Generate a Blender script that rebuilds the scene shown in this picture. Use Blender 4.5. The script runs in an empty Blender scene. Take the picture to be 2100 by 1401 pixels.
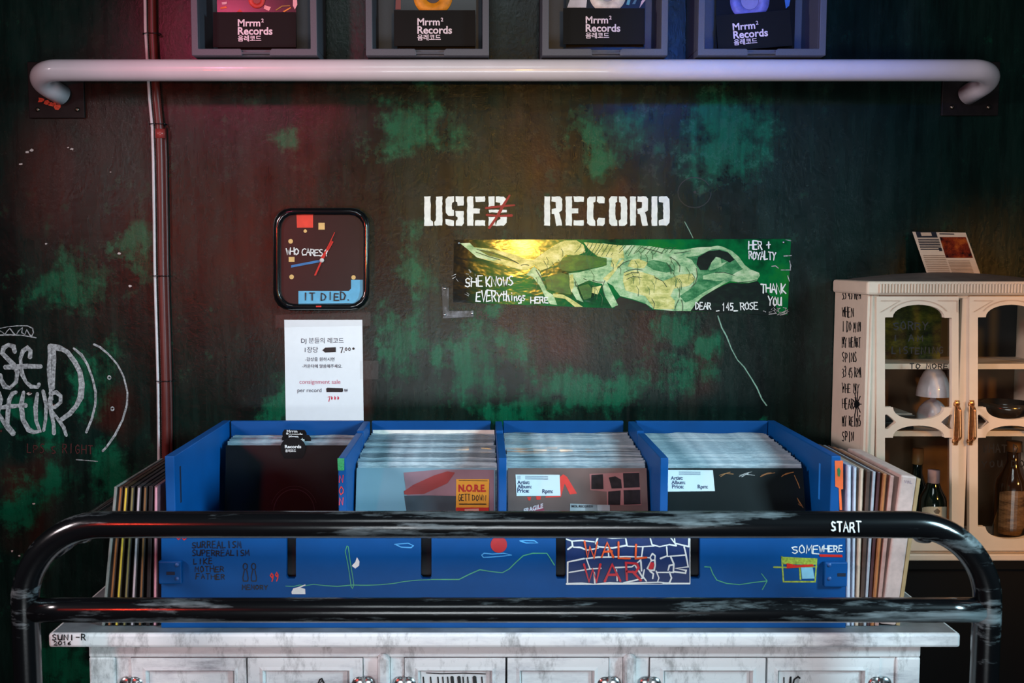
import bpy, math, random
from mathutils import Vector, Matrix

# ------------------------------------------------------------------ camera, world, lights, exposure
C = bpy.context.scene.collection
S = bpy.context.scene
F = 2042.0                       # focal length in pixels of a 2100 px wide frame (35 mm lens)
CX, CY, HOR = 985.0, 700.5, 537.0
TILT = math.atan((CY - HOR) / F)
CAM = Vector((0, 0, 1.56))
cd = bpy.data.cameras.new('camera'); cam = bpy.data.objects.new('camera', cd); C.objects.link(cam)
cam.location = CAM; cam.rotation_euler = (math.pi / 2 - TILT, 0, 0)
cd.sensor_width = 36; cd.lens = F * 36 / 2100; cd.shift_x = (1050 - CX) / 2100
cd.clip_start = 0.05
cd.dof.use_dof = True; cd.dof.focus_distance = 2.6; cd.dof.aperture_fstop = 5.6
S.camera = cam

def lin(c):
    return tuple(((v / 255) / 12.92 if v / 255 <= 0.04045 else ((v / 255 + 0.055) / 1.055) ** 2.4) for v in c)

w = bpy.data.worlds.new('world'); S.world = w; w.use_nodes = True
w.node_tree.nodes['Background'].inputs[0].default_value = (0.55, 0.75, 0.9, 1)
w.node_tree.nodes['Background'].inputs[1].default_value = 0.03
S.view_settings.view_transform = 'Standard'; S.view_settings.look = 'None'
S.view_settings.exposure = 0.0; S.view_settings.gamma = 1.0; S.view_settings.use_curve_mapping = False

def area(name, loc, target, size, power, color, size_y=None, spread=180):
    l = bpy.data.lights.new(name, 'AREA'); l.energy = power; l.color = color
    l.shape = 'RECTANGLE' if size_y else 'DISK'; l.size = size
    if size_y: l.size_y = size_y
    l.spread = math.radians(spread)
    o = bpy.data.objects.new(name, l); C.objects.link(o); o.location = loc
    o.rotation_euler = (Vector(target) - Vector(loc)).to_track_quat('-Z', 'Y').to_euler()
    return o
def spot(name, loc, target, power, color, angle, blend=0.8, radius=0.05):
    l = bpy.data.lights.new(name, 'SPOT'); l.energy = power; l.color = color
    l.spot_size = math.radians(angle); l.spot_blend = blend; l.shadow_soft_size = radius
    o = bpy.data.objects.new(name, l); C.objects.link(o); o.location = loc
    o.rotation_euler = (Vector(target) - Vector(loc)).to_track_quat('-Z', 'Y').to_euler()
    return o

area('window_daylight', (2.3, 0.5, 2.15), (-0.25, 2.2, 0.95), 0.45, 13, (0.55, 0.87, 1.0), 0.7, 52)
area('ceiling_daylight', (-0.15, -0.3, 3.35), (0.0, 2.1, 0.9), 1.0, 13, (0.84, 0.94, 1.0), 0.7)
area('low_front_fill', (0.1, -1.4, 0.45), (0.0, 2.1, 1.0), 1.5, 40, (0.88, 0.95, 1.0), 0.7)  # unseen low fill added in front to brighten the lower half
area('side_window', (-2.4, 0.6, 2.25), (0.3, 2.2, 1.2), 0.3, 7.5, (1.0, 0.86, 0.88), 0.4, 58)
area('red_lamp', (-1.32, 0.0, 1.66), (-0.7, 2.5, 1.6), 0.12, 8.5, (1.0, 0.05, 0.025))
spot('pink_lamp', (-1.0, 1.1, 2.46), (-0.62, 2.56, 2.12), 30, (1.0, 0.10, 0.24), 34, 1.0, 0.08)
area('yellow_lamp', (0.25, -0.6, 1.67), (0.1, 2.6, 1.95), 0.11, 0.75, (1.0, 0.5, 0.06), None, 36)
spot('orange_lamp', (1.75, 0.7, 1.75), (1.62, 2.5, 1.12), 95, (1.0, 0.44, 0.09), 40, 0.9, 0.1)
spot('blue_lamp', (0.35, 1.0, 2.45), (0.74, 2.58, 2.08), 75, (0.04, 0.2, 1.0), 34, 1.0, 0.06)

# ------------------------------------------------------------------ projection helpers (a pixel of the photo on a real plane)
ct, st = math.cos(TILT), math.sin(TILT)
def ray(px, py):
    u = (px - CX) / F; v = (CY - py) / F
    return Vector((u, ct + v * st, v * ct - st))
def P(px, py, Y):
    d = ray(px, py); return CAM + d * (Y / d.y)
def PZ(px, py, z):
    d = ray(px, py); return CAM + d * ((z - CAM.z) / d.z)
def PXp(px, py, X):
    d = ray(px, py); return CAM + d * (X / d.x)

YW = 2.68                         # the painted wall
YT = 2.05                         # front edge of the sideboard top
TZ = P(985, 1300, YT).z           # its top surface
YB = PZ(985, 1289, TZ).y          # front of the record bin
BZ = P(985, 939, YB).z            # top of its panels
YBK = PZ(985, 862, BZ).y          # its back

# ------------------------------------------------------------------ materials
MATS = {}
def nodes_of(name):
    m = bpy.data.materials.new(name); m.use_nodes = True
    return m, m.node_tree.nodes, m.node_tree.links, m.node_tree.nodes['Principled BSDF']
def texco(n, l, scale=(1, 1, 1)):
    t = n.new('ShaderNodeTexCoord'); mp = n.new('ShaderNodeMapping'); mp.inputs['Scale'].default_value = scale
    l.new(t.outputs['Object'], mp.inputs[0]); return mp.outputs[0]
def noise(n, l, vec, scale, detail=4, rough=0.55):
    t = n.new('ShaderNodeTexNoise'); t.inputs['Scale'].default_value = scale
    t.inputs['Detail'].default_value = detail; t.inputs['Roughness'].default_value = rough
    l.new(vec, t.inputs['Vector']); return t.outputs[0]
def ramp(n, l, fac, stops, interp='LINEAR'):
    r = n.new('ShaderNodeValToRGB'); l.new(fac, r.inputs[0]); r.color_ramp.interpolation = interp
    el = r.color_ramp.elements
    while len(el) < len(stops): el.new(0.5)
    for e, (p, c) in zip(el, stops):
        e.position = p; e.color = (c if len(c) == 4 else (*c, 1))
    return r.outputs[0]
def mix(n, l, fac, a, b, mode='MIX'):
    m = n.new('ShaderNodeMix'); m.data_type = 'RGBA'; m.blend_type = mode
    for k, v in ((0, fac), (6, a), (7, b)):
        if hasattr(v, 'links'): l.new(v, m.inputs[k])
        elif k == 0: m.inputs[0].default_value = v
        else: m.inputs[k].default_value = (*v, 1)
    return m.outputs[2]
def bump(n, l, b, h, strength, dist=0.002):
    bp = n.new('ShaderNodeBump'); bp.inputs['Strength'].default_value = strength; bp.inputs['Distance'].default_value = dist
    l.new(h, bp.inputs['Height']); l.new(bp.outputs[0], b.inputs['Normal'])
def M(name, rgb, rough=0.5, metal=0.0, vary=0.12, scale=40, bmp=0.0, coat=0.0, spec=0.5):
    if name in MATS: return MATS[name]
    m, n, l, b = nodes_of(name); c = lin(rgb)
    v = texco(n, l); t = noise(n, l, v, scale)
    col = ramp(n, l, t, [(0.3, tuple(x * (1 - vary) for x in c)), (0.7, tuple(min(1, x * (1 + vary)) for x in c))])
    l.new(col, b.inputs['Base Color'])
    b.inputs['Roughness'].default_value = rough; b.inputs['Metallic'].default_value = metal
    b.inputs['Coat Weight'].default_value = coat; b.inputs['Specular IOR Level'].default_value = spec
    if bmp: bump(n, l, b, t, bmp)
    MATS[name] = m; return m
def glassy(name, tint=(1, 1, 1), rough=0.02, mixv=None):
    if name in MATS: return MATS[name]
    m, n, l, b = nodes_of(name); n.remove(b)
    tr = n.new('ShaderNodeBsdfTransparent'); tr.inputs[0].default_value = (*tint, 1)
    gl = n.new('ShaderNodeBsdfGlossy'); gl.inputs['Roughness'].default_value = rough
    mx = n.new('ShaderNodeMixShader')
    if mixv is None:
        fr = n.new('ShaderNodeFresnel'); fr.inputs[0].default_value = 1.45; l.new(fr.outputs[0], mx.inputs[0])
    else: mx.inputs[0].default_value = mixv
    l.new(tr.outputs[0], mx.inputs[1]); l.new(gl.outputs[0], mx.inputs[2])
    l.new(mx.outputs[0], n['Material Output'].inputs[0]); MATS[name] = m; return m

def patches(n, l, pts):
    """soft blobs of differently coloured paint and painted-in glow at given places on the wall (x, z, radius)"""
    t = n.new('ShaderNodeTexCoord'); wob = n.new('ShaderNodeTexNoise'); wob.inputs['Scale'].default_value = 5; wob.inputs['Detail'].default_value = 6
    l.new(t.outputs['Object'], wob.inputs['Vector'])
    ad = n.new('ShaderNodeMix'); ad.data_type = 'RGBA'; ad.blend_type = 'LINEAR_LIGHT'; ad.inputs[0].default_value = .16
    l.new(t.outputs['Object'], ad.inputs[6]); l.new(wob.outputs['Color'], ad.inputs[7]); acc = None
    for x, z, rx, rz in pts:
        mp = n.new('ShaderNodeMapping'); mp.inputs['Scale'].default_value = (1 / rx, 0, 1 / rz); mp.inputs['Location'].default_value = (-x / rx, 0, -z / rz)
        l.new(ad.outputs[2], mp.inputs[0]); ln = n.new('ShaderNodeVectorMath'); ln.operation = 'LENGTH'; l.new(mp.outputs[0], ln.inputs[0])
        mr = n.new('ShaderNodeMapRange'); mr.inputs[1].default_value = 1.15; mr.inputs[2].default_value = .35; l.new(ln.outputs['Value'], mr.inputs[0])
        if acc is None: acc = mr.outputs[0]
        else:
            m = n.new('ShaderNodeMath'); m.operation = 'MAXIMUM'; l.new(acc, m.inputs[0]); l.new(mr.outputs[0], m.inputs[1]); acc = m.outputs[0]
    return acc
def wall_mat():
    m, n, l, b = nodes_of('painted_wall')
    def pp(L): return [(P(x, y, YW).x, P(x, y, YW).z, rx / 762, rz / 762) for x, y, rx, rz in L]
    g2 = noise(n, l, texco(n, l, (1, 1, 1)), 20, 9, 0.72); g1 = noise(n, l, texco(n, l, (1.0, 1, 0.6)), 4.2, 8, 0.66)
    g3 = noise(n, l, texco(n, l, (3.0, 1, 0.5)), 3.0, 6, 0.65); r1 = noise(n, l, texco(n, l, (2.2, 1, 0.4)), 2.6, 5, 0.6)
    base = ramp(n, l, g3, [(0.36, lin((6, 18, 16))), (0.52, lin((11, 32, 27))), (0.66, lin((22, 40, 35)))])
    rp = patches(n, l, pp([(215, 215, 120, 130), (640, 290, 60, 150), (1090, 290, 80, 130), (1140, 700, 100, 110), (1060, 660, 40, 100), (1330, 690, 60, 120), (110, 360, 90, 130), (60, 950, 60, 60), (230, 830, 60, 60), (1460, 760, 40, 110), (330, 60, 90, 200), (90, 1090, 60, 90), (540, 520, 70, 230), (700, 780, 60, 160), (1230, 420, 90, 60)]))  # rust paint; the blob above the poster is lamp glow put into the colour
    rk = n.new('ShaderNodeMath'); rk.operation = 'MULTIPLY'; l.new(rp, rk.inputs[0]); l.new(ramp(n, l, r1, [(.34, (0.15,) * 3), (.6, (1, 1, 1))]), rk.inputs[1])
    c = mix(n, l, rk.outputs[0], base, lin((56, 27, 21)))
    gp = patches(n, l, pp([(850, 250, 110, 110), (930, 270, 70, 60), (1500, 270, 130, 110), (1390, 660, 80, 70), (1420, 760, 90, 80), (1080, 740, 80, 80), (1240, 800, 170, 60), (960, 740, 90, 130), (840, 700, 80, 130), (850, 520, 60, 80), (190, 780, 60, 90), (200, 960, 90, 110), (60, 1010, 90, 80), (60, 860, 60, 60), (110, 570, 130, 90), (290, 520, 50, 90), (1030, 840, 160, 40), (560, 830, 90, 70), (1480, 720, 40, 60), (1250, 290, 90, 60), (60, 1160, 60, 80), (120, 1360, 80, 90), (1570, 850, 20, 20), (590, 290, 60, 40), (1010, 640, 60, 40)]))
    st = noise(n, l, texco(n, l, (9, 1, 0.9)), 3.0, 6, 0.7)
    acc = gp
    for src, k, off in ((g2, 3.2, -1.6), (g1, 1.1, -.55), (st, 1.0, -.5)):
        q = n.new('ShaderNodeMath'); q.operation = 'MULTIPLY_ADD'; q.inputs[1].default_value = k; q.inputs[2].default_value = off; l.new(src, q.inputs[0])
        w_ = n.new('ShaderNodeMath'); w_.operation = 'ADD'; l.new(acc, w_.inputs[0]); l.new(q.outputs[0], w_.inputs[1]); acc = w_.outputs[0]
    gm = ramp(n, l, acc, [(0.38, (0, 0, 0)), (0.70, (.24,) * 3), (1.0, (.66,) * 3)])
    c = mix(n, l, gm, c, lin((0, 98, 66)))
    dk = ramp(n, l, st, [(.38, (.55,) * 3), (.55, (1, 1, 1))])
    c = mix(n, l, 1.0, c, dk, 'MULTIPLY')
    l.new(c, b.inputs['Base Color'])
    rg = ramp(n, l, g2, [(0.3, (0.17,) * 3), (0.7, (0.32,) * 3)]); l.new(rg, b.inputs['Roughness'])
    b.inputs['Specular IOR Level'].default_value = 0.3
    h = noise(n, l, texco(n, l, (1, 1, 0.8)), 90, 6, 0.7); h2 = noise(n, l, texco(n, l, (1.6, 1, .7)), 9, 3, 0.5)
    sm = n.new('ShaderNodeMath'); sm.operation = 'ADD'; l.new(h, sm.inputs[0]); l.new(h2, sm.inputs[1])
    bump(n, l, b, sm.outputs[0], 0.28, 0.003)
    return m
def worn_mat(name, base, worn, sc=(3, 14, 22), lo=0.56, hi=0.63, rough=0.3, spec=0.5, bright=1.0):
    if name in MATS: return MATS[name]
    m, n, l, b = nodes_of(name)
    a = noise(n, l, texco(n, l, sc), 1.6, 8, 0.68)
    k = ramp(n, l, a, [(lo, (0, 0, 0)), (hi, (1, 1, 1))])
    d = noise(n, l, texco(n, l, (4, 30, 60)), 3, 5, 0.6)
    wc = ramp(n, l, d, [(0.3, tuple(0.35 * x for x in lin(worn))), (0.7, lin(worn))])
    l.new(mix(n, l, k, lin(base), wc), b.inputs['Base Color'])
    rr = ramp(n, l, k, [(0, (rough,) * 3), (1, (0.6,) * 3)]); l.new(rr, b.inputs['Roughness'])
    b.inputs['Specular IOR Level'].default_value = spec
    bump(n, l, b, d, 0.15, 0.001)
    MATS[name] = m; return m
def distressed():
    if 'distressed_white' in MATS: return MATS['distressed_white']
    m, n, l, b = nodes_of('distressed_white')
    a = noise(n, l, texco(n, l, (2.2, 2, 9)), 2.0, 9, 0.72)
    a2 = noise(n, l, texco(n, l, (7, 3, 3)), 3.0, 9, 0.75)
    k1 = ramp(n, l, a, [(0.50, lin((232, 235, 236))), (0.60, lin((214, 217, 220))), (0.72, lin((150, 152, 158)))])
    k2 = ramp(n, l, a2, [(0.52, (1, 1, 1)), (0.66, (0.5,) * 3)])
    l.new(mix(n, l, 1.0, k1, k2, 'MULTIPLY'), b.inputs['Base Color'])
    b.inputs['Roughness'].default_value = 0.5; bump(n, l, b, a2, 0.2, 0.002)
    MATS['distressed_white'] = m; return m

# ------------------------------------------------------------------ mesh helpers
class MB:
    def __init__(s): s.v = []; s.f = []; s.smooth = []
    def add(s, vs, fs, smooth=False):
        k = len(s.v); s.v += [Vector(x) for x in vs]; s.f += [tuple(i + k for i in f) for f in fs]; s.smooth += [smooth] * len(fs)
        return s
    def hexa(s, p):   # 8 corners: bottom loop 0-3, top loop 4-7
        return s.add(p, [(3, 2, 1, 0), (4, 5, 6, 7), (0, 1, 5, 4), (1, 2, 6, 5), (2, 3, 7, 6), (3, 0, 4, 7)])
    def box(s, x0, x1, y0, y1, z0, z1):
        return s.hexa([(x0, y0, z0), (x1, y0, z0), (x1, y1, z0), (x0, y1, z0), (x0, y0, z1), (x1, y0, z1), (x1, y1, z1), (x0, y1, z1)])
    def tube(s, path, r, seg=20, cap=True, squash=None):
        path = [Vector(p) for p in path]; N = len(path); rs = r if isinstance(r, (list, tuple)) else [r] * N
        t0 = (path[1] - path[0]).normalized(); up = Vector((0, 0, 1)) if abs(t0.z) < 0.9 else Vector((1, 0, 0))
        nrm = (up - t0 * up.dot(t0)).normalized(); vs = []
        for i, p in enumerate(path):
            t = (path[min(i + 1, N - 1)] - path[max(i - 1, 0)]).normalized()
            nrm = (nrm - t * nrm.dot(t)).normalized(); bn = t.cross(nrm)
            for k in range(seg):
                a = 2 * math.pi * k / seg; vs.append(p + (nrm * math.cos(a) + bn * math.sin(a)) * rs[i])
        fs = [(i * seg + k, i * seg + (k + 1) % seg, (i + 1) * seg + (k + 1) % seg, (i + 1) * seg + k) for i in range(N - 1) for k in range(seg)]
        k0 = len(s.v); s.add(vs, fs, True)
        if cap:
            s.f += [tuple(k0 + k for k in reversed(range(seg))), tuple(k0 + (N - 1) * seg + k for k in range(seg))]; s.smooth += [False, False]
        return s
    def lathe(s, prof, c, seg=32, axis='z'):
        vs = []
        for r, h in prof:
            for k in range(seg):
                a = 2 * math.pi * k / seg
                if axis == 'z': vs.append((c[0] + r * math.cos(a), c[1] + r * math.sin(a), c[2] + h))
                else: vs.append((c[0] + r * math.cos(a), c[1] - h, c[2] + r * math.sin(a)))
        N = len(prof)
        fs = [(i * seg + k, i * seg + (k + 1) % seg, (i + 1) * seg + (k + 1) % seg, (i + 1) * seg + k) for i in range(N - 1) for k in range(seg)]
        return s.add(vs, fs, True)
    def slab(s, pts, normal, thick):   # flat polygon given thickness along normal
        n = Vector(normal) * thick; N = len(pts); p = [Vector(x) for x in pts]
        return s.add(p + [x + n for x in p], [tuple(reversed(range(N))), tuple(range(N, 2 * N))] + [(i, (i + 1) % N, N + (i + 1) % N, N + i) for i in range(N)])
    def ribbon(s, line, wd, mp, rng=None):
        """a painted stroke: polyline in 2-D, width wd, put on the surface by mp(u, v)"""
        pts = [Vector(p) for p in line]
        q = [pts[0]]
        for p in pts[1:]:
            if (p - q[-1]).length > 1e-6: q.append(p)
        if len(q) < 2: q.append(q[0] + Vector((wd * 0.3, 0)))
        pts = q; N = len(pts); L = []; R = []
        for i, p in enumerate(pts):
            a = (p - pts[i - 1]).normalized() if i else None; b = (pts[i + 1] - p).normalized() if i < N - 1 else None
            t = (a + b) if a and b else (a or b)
            if t.length < 0.3: t = b
            t = t.normalized(); n = Vector((-t.y, t.x)); k = 1.0
            if a and b: k = min(1.6, 1 / max(0.4, abs(n.dot(Vector((-b.y, b.x))))))
            ww = wd * 0.5 * k * (rng.uniform(0.75, 1.2) if rng else 1)
            L.append(p + n * ww); R.append(p - n * ww)
        s.k = (getattr(s, 'k', 0) + 1) % 60
        t = (pts[1] - pts[0]).normalized() * wd * 0.35; t2 = (pts[-1] - pts[-2]).normalized() * wd * 0.35
        v = []
        for i in range(N): v += [mp(*L[i]), mp(*R[i])]
        c0 = pts[0] - t; c1 = pts[-1] + t2
        n0 = (L[0] - R[0]) * 0.22; n1 = (L[-1] - R[-1]) * 0.22
        v += [mp(*(c0 + n0)), mp(*(c0 - n0)), mp(*(c1 + n1)), mp(*(c1 - n1))]
        nn = (v[1] - v[0]).cross(v[2] - v[0])
        if nn.length > 0: v = [x + nn.normalized() * (6e-6 * s.k) for x in v]
        fs = [(2 * i, 2 * i + 1, 2 * i + 3, 2 * i + 2) for i in range(N - 1)]
        fs += [(2 * N, 2 * N + 1, 1, 0), (2 * N - 2, 2 * N - 1, 2 * N + 3, 2 * N + 2)]
        return s.add(v, fs)
    def poly(s, pts, mp): return s.add([mp(*p) for p in pts], [tuple(range(len(pts)))])
    def disc(s, c, r, mp, seg=18): return s.poly([(c[0] + r * math.cos(2 * math.pi * k / seg), c[1] + r * math.sin(2 * math.pi * k / seg)) for k in range(seg)], mp)

ROOT = {}
def obj(name, mb, mat, parent=None, loc=None, bevel=0, smooth_all=False):
    base = ROOT[parent.name] if parent is not None else Vector(loc if loc is not None else (0, 0, 0))
    me = bpy.data.meshes.new(name); me.from_pydata([v - base for v in mb.v], [], mb.f); me.validate(); 
    if len(me.polygons) == len(mb.smooth): me.polygons.foreach_set('use_smooth', mb.smooth)
    me.update()
    o = bpy.data.objects.new(name, me); C.objects.link(o)
    if mat: me.materials.append(mat)
    if parent is not None: o.parent = parent
    else: o.location = base
    ROOT[o.name] = base
    if bevel:
        b = o.modifiers.new('bevel', 'BEVEL'); b.width = bevel; b.segments = 2; b.limit_method = 'ANGLE'; b.angle_limit = math.radians(40)
    return o
def tag(o, label=None, cat=None, group=None, kind=None):
    for k, v in (('label', label), ('category', cat), ('group', group), ('kind', kind)):
        if v: o[k] = v
    return o
def thing(name, loc, label, cat, group=None):
    o = bpy.data.objects.new(name, None); C.objects.link(o); o.location = loc; o.empty_display_size = 0.05
    ROOT[o.name] = Vector(loc); return tag(o, label, cat, group)
def tmp_mesh(curve):
    o = bpy.data.objects.new('tmp', curve); C.objects.link(o)
    bpy.context.view_layer.update()
    m = bpy.data.meshes.new_from_object(o.evaluated_get(bpy.context.evaluated_depsgraph_get()))
    out = ([v.co.copy() for v in m.vertices], [tuple(p.vertices) for p in m.polygons])
    bpy.data.objects.remove(o); bpy.data.curves.remove(curve); bpy.data.meshes.remove(m); return out
def type_on(mb, s, x, y, width, mp, bold=0.0, height=None, down=True):
    """printed line of text: left x, baseline y, set to a width (2-D units of mp; v grows downwards when down)"""
    c = bpy.data.curves.new('t', 'FONT'); c.body = s; c.size = 1; c.offset = bold; c.resolution_u = 3
    vs, fs = tmp_mesh(c)
    if not vs: return mb
    x0 = min(v.x for v in vs); x1 = max(v.x for v in vs); k = width / (x1 - x0)
    ky = k if height is None else height / max(v.y for v in vs)
    return mb.add([mp(x + (v.x - x0) * k, y + (-v.y if down else v.y) * ky) for v in vs], fs)
def plate(mb, outer, holes, mp3, depth):
    """a board with cut-outs: 2-D outlines, mp3(u, v, d) puts it in the world, d from 0 to depth"""
    c = bpy.data.curves.new('p', 'CURVE'); c.dimensions = '2D'; c.fill_mode = 'BOTH'; c.extrude = 0.5
    for loop in [outer] + holes:
        sp = c.splines.new('POLY'); sp.points.add(len(loop) - 1); sp.use_cyclic_u = True
        for p, q in zip(sp.points, loop): p.co = (q[0] * 0.01, q[1] * 0.01, 0, 1)
    vs, fs = tmp_mesh(c)
    return mb.add([mp3(v.x * 100, v.y * 100, depth if v.z < 0 else 0.0) for v in vs], fs)
def arc(cx, cy, rx, ry, a0, a1, n=12):
    return [(cx + rx * math.cos(math.radians(a0 + (a1 - a0) * i / n)), cy + ry * math.sin(math.radians(a0 + (a1 - a0) * i / n))) for i in range(n + 1)]
def fillet(pts, rad, n=10):
    pts = [Vector(p) for p in pts]; out = [pts[0]]
    rad = rad if isinstance(rad, (list, tuple)) else [rad] * (len(pts) - 2)
    for i in range(1, len(pts) - 1):
        a, b, c = pts[i - 1], pts[i], pts[i + 1]; d1 = (a - b).normalized(); d2 = (c - b).normalized()
        ang = d1.angle(d2); t = rad[i - 1] / math.tan(ang / 2)
        p1 = b + d1 * t; p2 = b + d2 * t; ctr = b + (d1 + d2).normalized() * (rad[i - 1] / math.sin(ang / 2))
        u = (p1 - ctr); v = (p2 - ctr); tot = u.angle(v)
        for k in range(n + 1):
            out.append(ctr + (u * math.sin(tot * (1 - k / n)) + v * math.sin(tot * k / n)) / math.sin(tot))
    return out + [pts[-1]]
def chop(path, step):
    out = [Vector(path[0])]
    for a, b in zip(path, path[1:]):
        a = Vector(a); b = Vector(b); n = max(1, int((b - a).length / step))
        out += [a.lerp(b, (i + 1) / n) for i in range(n)]
    return out

# ------------------------------------------------------------------ marker-pen alphabet
FT = {'A': '0,0 .5,1 1,0|.2,.4 .8,.4', 'B': '0,0 0,1 .7,.95 .8,.75 .6,.55 0,.52|.6,.52 .95,.35 .8,.05 0,0', 'C': '.95,.85 .6,1 .1,.75 0,.4 .2,.05 .6,0 .95,.15',
      'D': '0,0 0,1 .6,.9 .95,.55 .7,.1 0,0', 'E': '.9,1 .05,1 0,0 .95,.02|.02,.52 .75,.52', 'F': '.9,1 .05,1 0,0|.02,.52 .75,.52', 'G': '.9,.85 .5,1 .1,.7 .05,.3 .4,0 .9,.15 .9,.45 .55,.45',
      'H': '0,1 0,0|1,1 1,0|0,.5 1,.52', 'I': '.5,1 .5,0', 'J': '.8,1 .8,.2 .5,0 .1,.15', 'K': '0,1 0,0|.9,1 0,.45 .95,0', 'L': '.05,1 0,0 .9,.03', 'M': '0,0 .1,1 .5,.3 .9,1 1,0',
      'N': '0,0 .05,1 .9,0 1,1', 'O': '.5,1 .1,.75 .05,.3 .4,0 .85,.2 .95,.65 .5,1', 'P': '.05,0 0,1 .7,.95 .9,.7 .6,.45 .05,.45', 'Q': '.5,1 .1,.75 .05,.3 .4,0 .85,.2 .95,.65 .5,1|.6,.3 1,0',
      'R': '.05,0 0,1 .7,.95 .85,.7 .6,.5 .05,.5|.45,.5 .95,0', 'S': '.9,.9 .5,1 .1,.8 .3,.55 .75,.45 .9,.2 .5,0 .05,.1', 'T': '0,1 1,1|.5,1 .5,0', 'U': '0,1 .05,.2 .4,0 .8,.15 .95,1|.95,1 1,0', 'V': '0,1 .5,0 1,1',
      'W': '0,1 .25,0 .5,.7 .75,0 1,1', 'X': '0,1 1,0|1,1 0,0', 'Y': '0,1 .5,.5 1,1|.5,.5 .4,0', 'Z': '0,1 1,1 0,0 1,0', '0': '.5,1 .1,.75 .05,.3 .4,0 .85,.2 .95,.65 .5,1', '1': '.2,.8 .5,1 .5,0',
      '2': '.05,.8 .4,1 .85,.8 .7,.5 .05,.02 .95,.05', '3': '.05,.9 .5,1 .85,.8 .4,.55 .9,.35 .7,.05 .05,.05', '4': '.7,0 .7,1 .05,.35 .95,.35', '5': '.9,1 .1,1 .1,.6 .6,.6 .9,.35 .6,0 .05,.05',
      '6': '.8,1 .25,.7 .1,.25 .45,0 .85,.2 .6,.5 .15,.35', '7': '.05,.95 .9,1 .4,0', '8': '.5,.55 .15,.75 .5,1 .85,.8 .5,.55 .1,.25 .5,0 .9,.25 .5,.55', '9': '.85,.7 .5,.5 .1,.7 .45,1 .85,.75 .75,.3 .5,0',
      't': '.4,1 .35,0 .8,.05|-.1,.65 .9,.7', 'h': '.1,1 .05,0|.05,.4 .5,.55 .8,0', 'i': '.4,.5 .4,0|.4,.75 .42,.8', 'n': '.1,.5 .1,0|.1,.35 .6,.55 .8,0', 'g': '.8,.45 .3,.5 .1,.2 .5,0 .8,.4 .75,-.3 .1,-.3', 's': '.8,.5 .3,.5 .3,.3 .8,.2 .5,0 .05,.05',
      '.': '.2,.08 .3,0', '-': '.1,.5 .9,.5', '_': '0,.02 1,.02', '+': '0,.5 1,.5|.5,.9 .5,.1', '?': '.05,.8 .4,1 .8,.8 .5,.5 .45,.3|.45,.08 .5,0', '=': '0,.7 1,.7|0,.3 1,.3', ',': '.3,.1 .2,-.15'}
GLY = {k: [[tuple(map(float, p.split(','))) for p in st_.split()] for st_ in v.split('|')] for k, v in FT.items()}
def hand(mb, s, x, y, h, wd, pitch, pen, mp, seed=1, slant=0.0, rise=0.0, jit=0.07):
    """handwriting: baseline (x, y) in pixels, letter height h, letter width wd, pitch, pen width"""
    r = random.Random(seed); cx = x
    for ch in s:
        if ch == ' ': cx += pitch * 0.8; continue
        hh = h * r.uniform(0.88, 1.12); bb = r.uniform(-.06, .06) * h
        for stq in GLY[ch]:
            pl = [(cx + (u + r.uniform(-jit, jit)) * wd + v * h * slant, y - (v + r.uniform(-jit, jit) * .7) * hh + bb + rise * (cx - x)) for u, v in stq]
            mb.ribbon(pl, pen, mp, r)
        cx += pitch
    return mb
def wallmap(off): return lambda u, v: P(u, v, YW) + Vector((0, -off, 0))
def ymap(Y): return lambda u, v: P(u, v, Y)
W1 = wallmap(0.0012)

# ------------------------------------------------------------------ colours of paint used often
mWhitePen = M('white_paint_marker', (222, 226, 224), 0.5, vary=0.06, scale=300)
mChalk = M('chalky_white_paint', (158, 160, 160), 0.7, vary=0.7, scale=160)
mBlackPen = M('black_marker', (14, 15, 18), 0.4)
mRedPen = M('red_marker', (205, 38, 26), 0.4)
mGreenPen = M('green_marker', (70, 160, 120), 0.5)
mInk = M('print_ink', (28, 32, 42), 0.6)
mBlack = M('black_plastic', (12, 13, 15), 0.22)
mBlue = M('blue_bin_paint', (0, 70, 132), 0.5, vary=0.1, scale=9, bmp=0.05, spec=.22)
mSteel = M('plated_steel', (185, 188, 190), 0.28, 1.0)

# ================================================================== SETTING
mb = MB(); mb.box(-5, 5, YW, YW + 0.15, 0, 3.4)
wall = tag(obj('wall_back', mb, wall_mat()), 'dark green and rust painted plaster wall with scuffs and graffiti', None, None, 'structure')
mb = MB(); mb.box(-5, 5, -4, YW + 0.15, -0.1, 0)
tag(obj('floor', mb, M('floor_concrete', (44, 42, 40), 0.6, vary=0.3, scale=6, bmp=0.2)), 'dark concrete floor', None, None, 'structure')

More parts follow.
